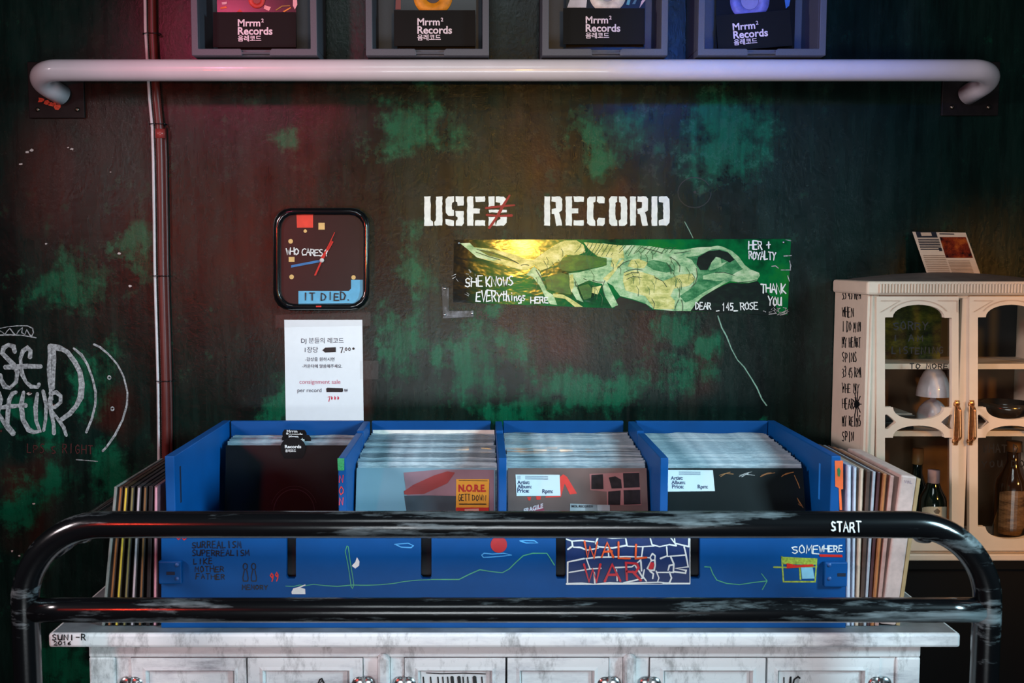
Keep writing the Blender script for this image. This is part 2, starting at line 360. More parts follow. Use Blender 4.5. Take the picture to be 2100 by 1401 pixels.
# stencil lettering: USED RECORD
STEN = {'U': ['0,0 13,0 13,48 18,52 18,60 0,60', '24,0 37,0 37,60 21,60 21,52 24,48'],
        'S': ['0,6 5,0 17,0 17,11 13,13 13,26 17,28 17,40 6,40 0,34', '20,0 37,0 37,19 24,19 24,12 20,10', '20,30 37,30 37,55 33,60 21,60 21,50 24,48 24,42 20,40', '0,46 17,49 17,60 5,60 0,56'],
        'E': ['0,0 13,0 13,25 26,25 26,35 13,35 13,60 0,60', '16,0 37,0 37,11 18,11', '16,49 37,49 37,60 16,60'],
        'R': ['0,0 12,0 12,60 0,60', '15,0 32,0 37,5 37,28 31,33 37,60 25,60 20,36 15,36 15,26 24,24 24,12 15,10'],
        'C': ['0,5 5,0 17,0 17,11 13,13 13,46 17,50 17,60 5,60 0,55', '20,0 33,0 36,4 36,14 24,14 20,10', '20,50 24,44 36,44 36,56 32,60 20,60'],
        'O': ['0,5 5,0 17,0 17,11 13,13 13,46 17,50 17,60 5,60 0,55', '20,0 32,0 37,5 37,55 32,60 20,60 20,50 24,46 24,13 20,11'],
        'D': ['0,0 12,0 12,60 0,60', '15,0 31,0 37,6 37,54 31,60 15,60 15,49 24,46 24,13 15,11'],
        'd': ['0,0 12,0 12,19 0,21', '15,0 31,0 37,6 35,16 24,20 24,13 15,11', '0,27 37,27 37,33 2,33', '0,42 14,42 14,60 0,60', '17,50 24,46 24,40 37,39 37,54 31,60 15,60']}
mb = MB(); r = random.Random(3)
for word, xs in (('USEd', [870, 914, 958, 1002]), ('RECORD', [1116, 1160, 1204, 1249, 1292, 1336])):
    for ch, x0 in zip(word, xs):
        for part in STEN[ch]:
            pts = [tuple(map(float, p.split(','))) for p in part.split()]; rough = []
            for (a, b), (c, d) in zip(pts, pts[1:] + pts[:1]):
                n = max(1, int(math.hypot(c - a, d - b) / 5))
                for i in range(n): rough.append((x0 + a + (c - a) * i / n + r.uniform(-.6, .6), 403 + b + (d - b) * i / n + r.uniform(-.6, .6)))
            mb.poly(rough, W1)
tag(obj('stencil_lettering', mb, M('stencil_white', (226, 230, 222), 0.6, vary=0.12, scale=70), wall), 'white stencilled words USED RECORD')
mb = MB(); W2 = wallmap(0.0022)
for l_, wd in ((((996, 427), (1020, 424), (1055, 421)), 4), (((998, 441), (1025, 443), (1050, 442)), 5), (((1045, 401), (1030, 425), (1016, 450), (1003, 468)), 5), (((1043, 405), (1024, 440), (1005, 466)), 3)):
    mb.ribbon(l_, wd, W2, r)
tag(obj('red_scribble', mb, M('dark_red_paint', (140, 20, 18), 0.45), wall), 'dark red strokes crossing out the last letter of USED')

# graffiti at the left edge
def g6(s): return [(float(a) / 3.8925, 640 + float(b) / 3.8925) for a, b in (p.split(',') for p in s.split())]
mb = MB(); r = random.Random(8)
for s_, wd in (('-20,180 0,150 20,160 40,180 60,150 80,130 110,170 130,185 150,150 180,125 175,165 200,180 215,140 240,185 260,190', 2.2), ('-20,135 60,118 140,110 220,110 262,130 268,165 255,190', 2.2), ('-20,185 80,182 180,186 290,205', 2.5),
               ('120,320 110,275 70,262 30,285 20,330 60,370 110,420 140,480 130,560 80,605 40,595 10,540 5,500', 9), ('240,365 245,310 220,285 185,310 165,370 170,440 180,500 210,560 250,595 300,600 315,575', 8), ('40,440 120,438 220,432 330,435', 9),
               ('395,270 398,350 392,460 400,560 410,650 408,700', 9), ('430,275 432,380 428,500 425,610', 9), ('400,268 470,280 540,320 600,400 640,480 655,580 645,680 610,750 560,810 490,860', 11), ('440,300 520,310 580,390 630,470 650,570', 3.5),
               ('590,290 650,340 700,420 740,530 765,640 762,740 735,850 690,960', 5.5), ('750,258 800,280 870,340 940,420 990,520 1018,640 1015,740 980,860 920,980 850,1080 820,1110', 4.5),
               ('610,1178 690,1184 780,1192', 2), ('130,640 100,650 75,700 65,800 60,900 110,970', 9), ('0,765 60,755 150,748 210,745', 9), ('190,640 170,740 185,860 230,940 270,960', 9), ('300,650 285,760 290,870 320,950 270,960', 8), ('345,630 370,740 365,860 350,945', 8),
               ('400,690 410,800 430,900 432,970', 9), ('400,650 450,640 485,670 485,720 440,760 400,770 460,850 510,920 530,985', 8), ('-10,640 10,700 -5,760 -10,800', 8), ('-20,800 20,860 60,930 110,975', 9)):
    mb.ribbon(g6(s_), wd, W1, r)
for c in ((873, 523), (898, 772)):
    q = (c[0] / 3.8925, 640 + c[1] / 3.8925)
    mb.ribbon([(q[0] + 3.2 * math.cos(a * .7), q[1] + 3.6 * math.sin(a * .7)) for a in range(10)], 2.4, W1, r)
tag(obj('chalk_graffiti', mb, mChalk, wall), 'white brush graffiti with a big letter D and two curved strokes')
mb = MB(); hand(mb, 'LPS S RIGHT', 56, 928, 17, 9, 13, 2, W1, 5, rise=0.03)
for p in ((240, 645), (430, 740), (10, 950)): mb.disc((p[0] / 3.8925, 640 + p[1] / 3.8925), 2.2, W1)
tag(obj('red_scrawl', mb, M('faint_red_paint', (66, 18, 16), 0.6), wall), 'faint dark red scrawl below the white graffiti')
# scuffs, hairline crack, old plaster chips
mb = MB(); r = random.Random(12)
for s_, wd in ((((1472, 648), (1480, 672), (1490, 690), (1500, 716), (1512, 738), (1526, 753), (1540, 775), (1552, 795), (1562, 818), (1572, 832)), 2.6), (((1404, 455), (1412, 470), (1421, 488)), 1.6)):
    mb.ribbon(s_, wd, W1, r)
tag(obj('wall_crack', mb, M('pale_green_crack', (120, 160, 140), 0.7, vary=0.3, scale=200), wall), 'pale hairline crack running down from the poster')
mb = MB()
for (x, y, a) in ((43, 337, 5), (56, 312, 6), (66, 308, 5), (148, 306, 5), (140, 303, 3), (60, 807, 6), (110, 831, 4), (227, 353, 2), (245, 520, 4), (267, 587, 4), (95, 500, 3), (70, 1033, 4), (25, 1130, 4), (40, 1140, 3)):
    mb.poly([(x + a * r.uniform(.4, 1.1) * math.cos(k * .9), y + a * r.uniform(.3, .8) * math.sin(k * .9)) for k in range(7)], W1)
tag(obj('plaster_chips', mb, M('bare_plaster', (200, 186, 180), 0.8), wall), 'small pale chips where the paint has come off')
mb = MB(); hand(mb, 'B+', 980, 655, 17, 9, 13, 2.2, W1, 4); hand(mb, '3345 RPM', 1020, 646, 12, 8, 11, 1.8, W1, 6); hand(mb, 'EL', 1012, 668, 9, 6, 9, 1.6, W1, 7)
mb.ribbon(arc(1424, 395, 34, 31, 0, 330, 18), 1.8, W1); mb.disc((1425, 394), 3, W1)
tag(obj('black_pen_marks', mb, mBlackPen, wall), 'black pen scrawl on the wall around the poster')

# ================================================================== WHITE RAIL ON THE WALL
mRail = M('white_gloss_paint', (206, 200, 206), 0.3, vary=0.04, scale=12, coat=0.3)
YR = 2.55; RR = 0.0268
zr = P(1000, 141, YR).z
xl = P(32, 141, YR).x; xr = P(2074, 143, YR).x
pl = P(128, 196, YW - 0.008); pr = P(1982, 196, YW - 0.008)
rail = thing('wall_rail', (0, YW, zr), 'white painted tubular rail bolted across the wall below the grey plastic boxes', 'rail')
path = fillet([pl, (xl + .012, YR + 0.0, zr - .004), (xr - .012, YR, zr - .004), pr], 0.062, 12)
obj('rail_tube', MB().tube(chop(path, 0.08), RR, 28), mRail, rail)
for (x0, x1, y0, y1) in ((58, 176, 128, 243), (1932, 2044, 128, 238)):
    a = P(x0, y0, YW); b = P(x1, y1, YW)
    p = obj('base_plate', MB().box(a.x, b.x, YW - 0.008, YW, b.z, a.z), M('black_plate_paint', (20, 15, 15), 0.5, vary=0.4, scale=60, spec=.3), rail, bevel=0.0015)
    for bx in (x0 + 20, x1 - 17):
        q = P(bx, y1 - 18, YW - 0.008)
        bo = obj('bolt', MB().lathe([(0.0065, 0), (0.0065, 0.003), (0.004, 0.006), (0.0001, 0.006)], q, 6, 'y'), M('bolt_metal', (120, 110, 96), 0.35, 1.0), p)
mb = MB(); r = random.Random(2)
for (x, y, a) in ((84, 205, 8), (95, 210, 8), (106, 214, 7), (117, 219, 9), (124, 210, 7), (132, 202, 7), (138, 192, 5), (112, 212, 5)):
    mb.poly([(x + a * r.uniform(.5, 1.2) * math.cos(k * .9 + x), y + a * r.uniform(.4, .8) * math.sin(k * .9 + x)) for k in range(7)], ymap(YW - 0.0086))
tag(obj('chipped_paint', mb, M('orange_primer', (215, 70, 40), 0.5, vary=0.3, scale=200), rail), 'chipped orange primer around the left weld')

# ================================================================== CONDUIT AND CABLE
def wallpath(px, off): return [P(x, y, YW - off) for x, y in px]
pts = [(306, -420), (311, -60), (313, 60), (318, 150), (321, 200), (327, 262), (329, 330), (331, 460), (332, 545), (334, 620), (337, 720), (339, 800), (340, 900), (341, 1080), (341, 1500)]
pp = chop(wallpath(pts, 0.0125), 0.0025)
con = thing('flexible_conduit', P(341, 1500, YW - .0125), 'rust red corrugated conduit running down the wall left of the clock', 'conduit')
obj('corrugated_hose', MB().tube(pp, [0.0118 if i % 2 else 0.0102 for i in range(len(pp))], 14), M('rust_red_plastic', (92, 32, 26), 0.38, vary=0.1), con)
pp2 = wallpath([(x + 10.5, y) for x, y in pts[5:]], 0.0075)
obj('hose_liner', MB().tube(chop(pp2, 0.03), 0.0055, 10), M('dark_red_plastic', (70, 26, 24), 0.4), con)
for (x, y) in ((313.6, 70), (326.3, 255), (332.4, 566), (338.6, 781)):
    q = P(x, y, YW - 0.0125)
    obj('cable_tie', MB().tube([(q.x - .0018 + .0236 * math.cos(a * .2618), YW - .0136 - .0132 * math.sin(a * .2618), q.z) for a in range(25)], .0012, 8), mBlack, con)
q0 = P(327, 262, YW - .0125)
obj('coupling', MB().lathe([(0.0120, -.012), (0.0134, -.012), (0.0134, .012), (0.0120, .012)], (q0.x + .002, YW - .0125, q0.z - .016), 20), M('coupling_red', (150, 60, 56), 0.25), con)
cab = MB().tube(chop(wallpath([(x - 14.5, y) for x, y in pts], 0.0130), 0.03), 0.0042, 12)
tag(obj('electric_cable', cab, M('white_cable_jacket', (205, 200, 202), 0.35), None, P(327, 1500, YW - .0130)), 'thin white cable tied along the rust red conduit', 'cable')

# ================================================================== GREY PLASTIC BOXES ON THE RAIL
mBoxP = M('grey_plastic', (80, 83, 94), 0.55, vary=0.08, scale=300, bmp=0.05)
mDarkIn = M('box_inside', (66, 74, 84), 0.6)
mCard = M('black_card', (6, 7, 9), 0.6, spec=.2)
YF = 2.52
zbox = zr + RR
led = obj('wall_ledge', MB().box(xl + .12, xr - .12, 2.60, YW, zbox - 0.024, zbox), M('dark_wood', (22, 19, 18), 0.6), None, (0, 2.6, zbox)); tag(led, 'narrow dark wooden ledge behind the white rail carrying the plastic boxes', 'ledge')
BOXES = [(392, 650, 437, 607, 25, 97, 0, 488, 'leftmost'), (750, 1003, 808, 975, 21, 95, 0, 856, 'second'), (1112, 1370, 1155, 1322, 17, 91, 0, 1201, 'third'), (1432, 1695, 1470, 1622, 26, 100, 4.5, 1503, 'rightmost')]
BLAB = ['grey plastic box lit pink, leftmost of the four on the white rail', 'grey plastic box holding the record with the orange label', 'grey plastic box holding the record with the pale printed label', 'grey plastic box lit blue at the right end of the row on the rail']
CLAB = ['black card with pink lit lettering in the leftmost plastic box', 'black card with shop lettering below the orange record label', 'black card with shop lettering below the pale printed record label', 'tilted black card with shop lettering in the blue lit box']
RLAB = ['record with a red label and scattered prints in the leftmost plastic box', 'record with a bright orange label in the second plastic box', 'record with a pale printed label in the third plastic box', 'record with a pale violet label in the blue lit box']
for i, (x0, x1, c0, c1, cy0, cy1, rot, tx, pos) in enumerate(BOXES):
    X0 = P(x0, 60, YF).x; X1 = P(x1, 60, YF).x; t = 0.0165; Z0 = zbox; Z1 = zbox + 0.33; YE = YW - 0.012
    b = thing('plastic_box', ((X0 + X1) / 2, YF, Z0), BLAB[i], 'box', 'grey plastic boxes on the wall rail')
    mb = MB(); mb.box(X0, X1, YF + .012, YE, Z0, Z0 + t); mb.box(X0, X0 + t, YF + .012, YE, Z0 + t, Z1); mb.box(X1 - t, X1, YF + .012, YE, Z0 + t, Z1); mb.box(X0 + t, X1 - t, YE - .008, YE, Z0 + t, Z1)
    obj('shell', mb, mBoxP, b, bevel=0.002)
    xa = P(x0 + 103, 60, YF).x; xb = P(x0 + 160, 60, YF).x
    u = lambda a, z: (a, z)
    out = [(X0, Z0), (xa, Z0), (xa, Z0 + .004), (xb, Z0 + .004), (xb, Z0), (X1, Z0), (X1, Z1), (X1 - t, Z1), (X1 - t, Z0 + t), (xb + .006, Z0 + t), (xb, Z0 + t - .004), (xb, Z0 + .008), (xa, Z0 + .008), (xa, Z0 + t - .004), (xa - .004, Z0 + t), (X0 + t, Z0 + t), (X0 + t, Z1), (X0, Z1)]
    mb = MB().slab([(a, YF + .012, z) for a, z in out], (0, -1, 0), 0.012)
    obj('front_frame', mb, mBoxP, b, bevel=0.0015)
    # the divider card
    YC = YF + 0.045; ctr = P((c0 + c1) / 2, (cy0 + cy1) / 2, YC)
    A = P(c0, cy1, YC); Bp = P(c1, cy0, YC); A.z = max(A.z, Z0 + t + .003)
    tl = math.radians(rot)
    def cm(px, py, off=0.0014, ctr=ctr, tl=tl, YC=YC):
        p = P(px, py, YC) - ctr; return ctr + Vector((p.x * math.cos(tl) - p.z * math.sin(tl), -off, p.x * math.sin(tl) + p.z * math.cos(tl)))
    card = thing('divider_card', (ctr.x, YC, A.z), CLAB[i], 'card', 'shop name cards in the plastic boxes')
    q = [cm(c0, cy1, 0), cm(c1, cy1, 0), cm(c1, cy0, 0), cm(c0, cy0, 0)]
    obj('card', MB().slab([x + Vector((0, -.001, 0)) for x in q], (0, 1, 0), 0.002), mCard, card)
    mb = MB(); b0 = cy1 - 43 if rot == 0 else cy1 - 41
    type_on(mb, 'Mrrm', tx, b0 + 0, 46, cm, 0.022); type_on(mb, '2', tx + 48, b0 - 8, 5, cm, 0.02)
    type_on(mb, 'Records', tx, b0 + 17, 71, cm, 0.025); type_on(mb, '음레코드', tx, b0 + 30, 48, cm, 0.02)
    tag(obj('shop_lettering', mb, M('pale_pink_print', (232, 214, 226), 0.5), card), 'white shop lettering')
    # the record behind the card
    YV = YF + 0.062; rc = P((c0 + c1) / 2 + 4, 0, YV); s = 0.178
    rec = thing('small_record', (rc.x, YV, Z0 + t + .002), RLAB[i], 'record', 'small records in the plastic boxes')
    zb = Z0 + t + .002
    obj('sleeve', MB().box(rc.x - .1, rc.x + .1, YV - .001, YV + .002, zb, zb + .2), [M('collage_dark', (30, 22, 26), 0.25), M('sleeve_black', (16, 16, 20), 0.25), M('sleeve_black', (16, 16, 20)), M('sleeve_black', (16, 16, 20))][i], rec)
    def rm(px, py, off=0.0022, YV=YV): return P(px, py, YV) + Vector((0, -off, 0))
    lx, ly, lr, hr = ((527, 0, 17, 8), (888, -8, 40, 15), (1246, -12, 38, 15), (1537, 2, 40, 18))[i]
    lo = rm(lx, ly); k = (YV) / F * 0.985
    lc = [(205, 60, 52), (226, 142, 28), (226, 218, 214), (120, 122, 200)][i]
    lb = obj('record_label', MB().lathe([(lr * k, 0), (lr * k, .0006), (hr * k, .0006), (hr * k, 0)], lo, 40, 'y'), M('record_label_%d' % i, lc, 0.5, vary=0.25, scale=60), rec)
    obj('label_centre', MB().lathe([(hr * k * .98, 0.0003), (0.0001, 0.0003)], lo, 30, 'y'), M('label_hub_%d' % i, [(150, 60, 60), (70, 58, 60), (150, 150, 165), (130, 130, 190)][i], 0.5), rec)
    if i == 0:
        for (pts, col) in (([(452, 16), (464, 13), (466, 17), (453, 19)], (230, 110, 30)), ([(543, 11), (556, 15), (552, 23), (541, 18)], (230, 160, 160)), ([(580, 24), (596, 15), (597, 17), (584, 25)], (235, 160, 40)), ([(601, -5), (609, -5), (610, 10), (605, 20), (601, 12)], (240, 190, 200)), ([(455, 5), (466, 4), (465, 9), (456, 10)], (220, 170, 180)), ([(565, 21), (578, 12), (595, 11), (596, 13), (580, 14), (567, 22)], (150, 120, 30)), ([(486, 25), (492, 19), (498, 25)], (190, 50, 40))):
            obj('sleeve_print', MB().poly(pts, rm), M('print_%d%d' % (col[0], col[1]), col, 0.4), rec)
    if i == 1: obj('sleeve_print', MB().poly([(811, 20), (812, -5), (822, -5), (822, 20)], rm), M('print_maroon', (130, 60, 56), 0.4), rec)
    if i == 2:
        for (pts, col) in (([(1163, 16), (1170, -5), (1204, -5), (1202, 16)], (206, 204, 216)), ([(1311, 17), (1322, 2), (1330, -5), (1322, -5), (1315, 3)], (220, 190, 196)), ([(1284, 10), (1288, -5), (1294, -5), (1290, 11)], (90, 160, 176)), ([(1296, 9), (1304, -5), (1308, -5), (1302, 9)], (70, 110, 130))):
            obj('sleeve_print', MB().poly(pts, rm), M('print_%d%d' % (col[0], col[1]), col, 0.4), rec)
    if i == 3: obj('sleeve_print', MB().poly([(1608, -5), (1621, -5), (1618, 12), (1611, 18)], rm), M('print_blue', (60, 110, 190), 0.4), rec)

# ================================================================== CLOCK
YC0 = YW - 0.035
ck = thing('wall_clock', P(660, 532, YW), 'square black wall clock with chamfered corners reading IT DIED', 'clock')
def octo(x0, x1, y0, y1, c): 
    o = []
    for (cx, cy, a0) in ((x1 - c, y1 - c, 0), (x0 + c, y1 - c, 90), (x0 + c, y0 + c, 180), (x1 - c, y0 + c, 270)): o += arc(cx, cy, c, c, a0, a0 + 90, 4)
    return o
def loops(mb, ls, close=None):
    """skin a row of equal loops"""
    N = len(ls[0]); k = len(mb.v); vs = [v for L in ls for v in L]
    fs = [(i * N + j, i * N + (j + 1) % N, (i + 1) * N + (j + 1) % N, (i + 1) * N + j) for i in range(len(ls) - 1) for j in range(N)]
    if close: fs.append(tuple(range(N)))
    return mb.add(vs, fs, True)
def lp(o, Y): return [P(x, y, Y) for x, y in o]
mb = loops(MB(), [lp(octo(561, 757, 427, 636, 36), YW), lp(octo(560, 758, 426, 637, 36), YW - .02), lp(octo(563, 755, 429, 634, 35), YC0), lp(octo(568, 750, 434, 629, 33), YC0 - .004), lp(octo(573, 746, 439, 625, 30), YC0), lp(octo(575, 745, 441, 623, 28), YC0 + .012)])
obj('case', mb, M('clock_gloss_black', (10, 11, 13), 0.16, coat=0.5), ck)
YD = YC0 + .010
obj('dial', MB().poly(octo(574, 746, 440, 624, 28), ymap(YD)), M('dial_dark', (24, 13, 14), 0.35, vary=0.3, scale=14), ck)
K1 = ymap(YD - .0008); K2 = ymap(YD - .003); K3 = ymap(YD - .005)
obj('dial_square', MB().poly([(608, 441), (642, 440), (642, 467), (609, 467)], K1), M('dial_red', (230, 66, 46), 0.5), ck)
for q_ in ([(653, 457), (666, 457), (666, 471), (653, 471)], [(592, 527), (604, 527), (604, 537), (592, 537)]): obj('hour_mark', MB().poly(q_, K1), M('dial_cream', (224, 186, 116), 0.5), ck)
for c in ((626, 474, 3.5), (596, 495, 4.8), (598, 568, 4.8), (725, 569, 4.5)): obj('hour_mark', MB().disc(c[:2], c[2], K1), M('dial_cream', (224, 186, 116)), ck)
obj('dial_strip', MB().poly([(612, 597), (715, 597), (720, 592), (720, 574), (744, 574), (744, 608), (732, 622), (612, 623)], K1), M('dial_blue', (96, 176, 214), 0.5, vary=0.1), ck)
obj('hour_hand', MB().poly([(656, 532), (679, 493), (684, 496), (662, 535)], K2), M('hand_red', (205, 40, 30), 0.4), ck)
obj('minute_hand', MB().poly([(660, 532), (597, 544), (597, 549), (660, 537)], K2), M('hand_blue', (40, 120, 180), 0.4), ck)
obj('second_hand', MB().poly([(686, 476), (687, 477), (648, 565), (644, 565), (658, 534)], K3), M('hand_red', (205, 40, 30)), ck)
obj('hand_cap', MB().lathe([(.006, 0), (.005, .003), (.0001, .003)], P(660, 534, YD - .005), 16, 'y'), M('cap_white', (220, 210, 205), 0.4), ck)
mb = MB(); hand(mb, 'WHO CARES', 587, 522, 13, 8, 8.6, 2.2, K2, 3, rise=.05); hand(mb, '?', 667, 524, 11, 6, 7, 2, K3, 2, slant=-.1)
obj('white_lettering', mb, mWhitePen, ck)
mb = MB(); hand(mb, 'IT DIED.', 622, 616, 15, 10, 13.2, 2.3, K2, 9, jit=.03)
obj('black_lettering', mb, mBlackPen, ck)
obj('clock_glass', MB().poly(octo(574, 746, 440, 624, 28), ymap(YC0 + .001)), glassy('clock_glass_pane', (.97, .97, .97)), ck)
obj('maker_mark', MB().poly([(648, 627), (659, 627), (659, 630), (648, 630)], ymap(YC0 - .0045)), M('hand_red', (205, 40, 30)), ck)

# ================================================================== PAPER NOTICE
nt = thing('paper_notice', P(664, 885, YW), 'white paper notice about consignment sale prices taped under the clock', 'notice')
Q = [(583, 656), (743, 656), (746, 885), (586.5, 885)]
obj('sheet', MB().slab([P(x, y, YW - .0006) for x, y in Q], (0, -1, 0), 0.0006), M('white_paper', (226, 232, 235), 0.6, vary=0.02), nt)
for q in ([(565, 646), (760, 640), (760, 668), (565, 672)], [(738, 740), (776, 740), (776, 778), (738, 778)]):
    obj('tape', MB().poly(q, wallmap(.0016)), glassy('matt_tape', (.95, .95, .95), .35, .03), nt)
N1 = wallmap(.002)
mb = MB(); type_on(mb, 'DJ 분들의 레코드', 618, 703, 87, N1); type_on(mb, '1장당', 625.5, 722, 27, N1); type_on(mb, '-감상을 원하시면', 626, 740, 60, N1, .006); type_on(mb, '-카운터에 말씀해주세요.', 620, 754, 82, N1, .006); type_on(mb, 'per record', 610.5, 804, 49, N1); type_on(mb, '₩', 706, 803.5, 7.5, N1)
obj('printed_text', mb, M('notice_ink', (62, 66, 84), 0.6), nt)
mb = MB(); type_on(mb, 'consignment sale', 614.5, 787, 84, N1); obj('pink_text', mb, M('notice_pink', (196, 110, 132), 0.6), nt)
mb = MB(); mb.poly([(663, 717), (667, 713), (689, 712), (689, 722), (667, 723), (661, 718)], N1).poly([(669, 797), (672, 795), (703, 796), (704, 802), (702, 804), (670, 804)], N1)
hand(mb, '7', 697, 723, 12, 7, 9, 1.9, N1, 1); mb.disc((706, 722), 1, N1)
for x in (710, 717): mb.ribbon([(x + 2.2 * math.cos(a), 716 + 3 * math.sin(a)) for a in (0, 1.2, 2.4, 3.6, 4.8, 6.2)], 1.4, N1)
mb.disc((725, 715), 2.4, N1); obj('black_handwriting', mb, mBlackPen, nt)
mb = MB(); hand(mb, '7', 672.5, 823, 11, 5, 6, 1.6, N1, 1)
for x in (681, 687.5, 694): mb.poly([(x - 1, 812), (x + 2, 816), (x, 820), (x - 2, 818)], N1)
obj('red_handwriting', mb, M('notice_red', (200, 40, 70), 0.5), nt)

# ================================================================== L BRACKET ON THE WALL
br = thing('corner_bracket', P(940, 640, YW), 'small flat metal corner bracket screwed to the wall below the poster', 'bracket')
obj('bracket_plate', MB().slab([P(x, y, YW) for x, y in ((906, 588), (920, 590), (920, 637), (971, 637), (971, 650), (908, 653))], (0, -1, 0), 0.003), worn_mat('scratched_steel', (30, 40, 42), (150, 152, 158), (12, 8, 8), .45, .62, .35), br, bevel=.0006)
for c in ((912, 592), (912, 646), (968, 643)):
    obj('screw', MB().lathe([(.0036, 0), (.003, .002), (.0001, .002)], P(c[0], c[1], YW - .003), 12, 'y'), mSteel, br)

# ================================================================== POSTER
po = thing('poster', P(1275, 645, YW), 'long glossy green poster of a running hound pinned to the wall', 'poster')
def poster_mat():
    m, n, l, b = nodes_of('poster_print')
    a = noise(n, l, texco(n, l, (1, 1, 1)), 7, 6, .6)
    sx = n.new('ShaderNodeSeparateXYZ'); t = n.new('ShaderNodeTexCoord'); l.new(t.outputs['Object'], sx.inputs[0])
    mr = n.new('ShaderNodeMapRange'); mr.inputs[1].default_value = -.42; mr.inputs[2].default_value = -.28; l.new(sx.outputs[0], mr.inputs[0])
    c = ramp(n, l, a, [(.35, lin((6, 40, 26))), (.5, lin((4, 104, 52))), (.62, lin((26, 118, 44))), (.75, lin((16, 58, 34)))])
    l.new(mix(n, l, mr.outputs[0], lin((7, 16, 18)), c), b.inputs['Base Color']); b.inputs['Roughness'].default_value = .13
    b.inputs['Coat Weight'].default_value = .4; b.inputs['Coat Roughness'].default_value = .1
    h = noise(n, l, texco(n, l, (1.5, 1, 3)), 8, 3, .5); bump(n, l, b, h, .2, .008)
    return m
obj('sheet', MB().slab([P(x, y, YW - .001) for x, y in ((931, 492), (1622, 490), (1615, 646), (929, 620))], (0, -1, 0), .0008), poster_mat(), po)
def art(name, c0, c1, c2, sc=(9, 1, 16)):
    if name in MATS: return MATS[name]
    m, n, l, b = nodes_of(name)
    a = noise(n, l, texco(n, l, sc), 3.0, 7, .7)
    l.new(ramp(n, l, a, [(.36, lin(c0)), (.5, lin(c1)), (.64, lin(c2))]), b.inputs['Base Color'])
    b.inputs['Roughness'].default_value = .25; MATS[name] = m; return m
aCream = art('art_cream', (120, 140, 70), (196, 196, 118), (226, 222, 160)); aPale = art('art_pale', (78, 140, 96), (150, 190, 140), (196, 214, 176))
aGreen = art('art_green', (20, 90, 54), (52, 124, 76), (104, 160, 112)); aDark = art('art_dark', (6, 16, 16), (10, 24, 20), (18, 40, 30)); aDeep = art('art_deep', (8, 70, 34), (20, 96, 40), (60, 120, 40))
def k7(s): return [(900 + float(a) / 5.526, 470 + float(b) / 5.526) for a, b in (p.split(',') for p in s.split())]
def k8(s): return [(1260 + float(a) / 5.25, 470 + float(b) / 5.25) for a, b in (p.split(',') for p in s.split())]
def layer(o): return wallmap(.0022 + o * .0003)
def art_obj(name, mat, polys, o):
    mb = MB()
    for p in polys: mb.poly(p, layer(o))
    return obj(name, mb, mat, po)
art_obj('hound_flank', aPale, [k8('-120,60 0,50 180,62 400,72 560,108 740,116 900,96 1020,60 1110,52 1160,62 1250,100 1330,165 1390,250 1430,320 1500,362 1555,380 1560,430 1520,470 1440,475 1350,462 1240,452 1180,500 1080,560 950,640 860,730 820,780 600,780 430,760 330,700 200,640 60,600 0,560 -100,420 -160,230'.replace('52', '180').replace('180,62', '180,170')) if False else
         k8('-130,150 0,175 200,172 400,186 560,215 740,222 900,195 1040,190 1110,178 1160,188 1260,232 1340,300 1400,385 1460,432 1555,470 1565,500 1530,555 1440,578 1340,572 1240,560 1160,600 1060,660 930,740 860,820 820,880 620,880 420,860 330,800 200,755 60,720 0,640 -60,520 -150,330')], 0)
art_obj('hound_shade', aGreen, [k8('760,300 900,275 1000,215 1130,215 1240,250 1320,330 1380,430 1300,470 1200,540 1110,600 960,680 840,760 760,790 700,720 820,640 890,560 890,420 830,330'), k8('300,360 420,330 560,360 640,450 560,470 420,440')], 1)
art_obj('hound_head_dark', aDark, [k8('900,300 1010,235 1130,225 1230,255 1290,330 1240,360 1160,320 1090,310 1030,380 1000,440 920,440 880,380'), k8('820,880 880,800 960,720 1080,650 1180,600 1250,575 1360,585 1440,582 1540,560 1600,640 1720,760 1760,930 1300,905'), k8('60,730 200,765 340,810 420,880 60,862 0,850 20,760')], 2)
art_obj('hound_bones', aPale, [k8('760,270 880,235 980,215 1060,185 1110,178 1160,190 1150,215 1060,210 1000,240 900,285 790,300'), k8('1040,360 1090,300 1140,310 1150,370 1220,345 1150,400 1060,440 1015,445'), k8('950,500 1080,470 1160,465 1290,500 1400,480 1380,430 1450,440 1550,480 1530,540 1420,570 1320,560 1240,545 1100,560 1000,545 950,540'), k8('1180,200 1260,240 1330,310 1390,390 1450,430 1420,445 1360,410 1300,330 1230,260')], 3)
art_obj('hound_ribs', aCream, [k8('-10,190 60,190 40,260 60,300 0,420 -40,400'), k8('100,470 220,440 420,500 520,560 700,490 830,480 870,540 800,610 640,640 600,720 650,770 640,860 430,860 330,720 120,660 90,560'), k8('180,330 260,320 360,360 320,420 220,420 140,400')], 3)
art_obj('hound_rump', aCream, [k7('240,160 350,155 400,205 600,225 850,285 1010,350 1080,345 1180,270 1350,160 1420,130 1560,128 1640,180 1660,260 1560,300 1440,290 1400,330 1440,380 1330,370 1240,440 1150,470 1080,410 1000,465 930,460 780,420 640,380 430,320 340,240'), k7('1640,150 1800,160 1950,175 2080,185 2100,330 2000,330 1800,310 1700,230')], 1)
art_obj('hound_hind_leg', aPale, [k7('1080,420 1140,480 1180,600 1220,700 1300,750 1340,860 1260,850 1200,760 1140,640 1060,540 990,520 1030,470'), k7('240,160 350,155 400,205 560,240 700,330 620,360 430,320 340,240'), k7('1470,500 1580,490 1700,460 1880,420 2000,400 2100,370 2100,700 2000,660 1900,600 1960,720 2030,860 1960,890 1880,760 1850,620 1760,600 1700,580 1560,640 1600,760 1640,830 1560,800 1500,700')], 2)
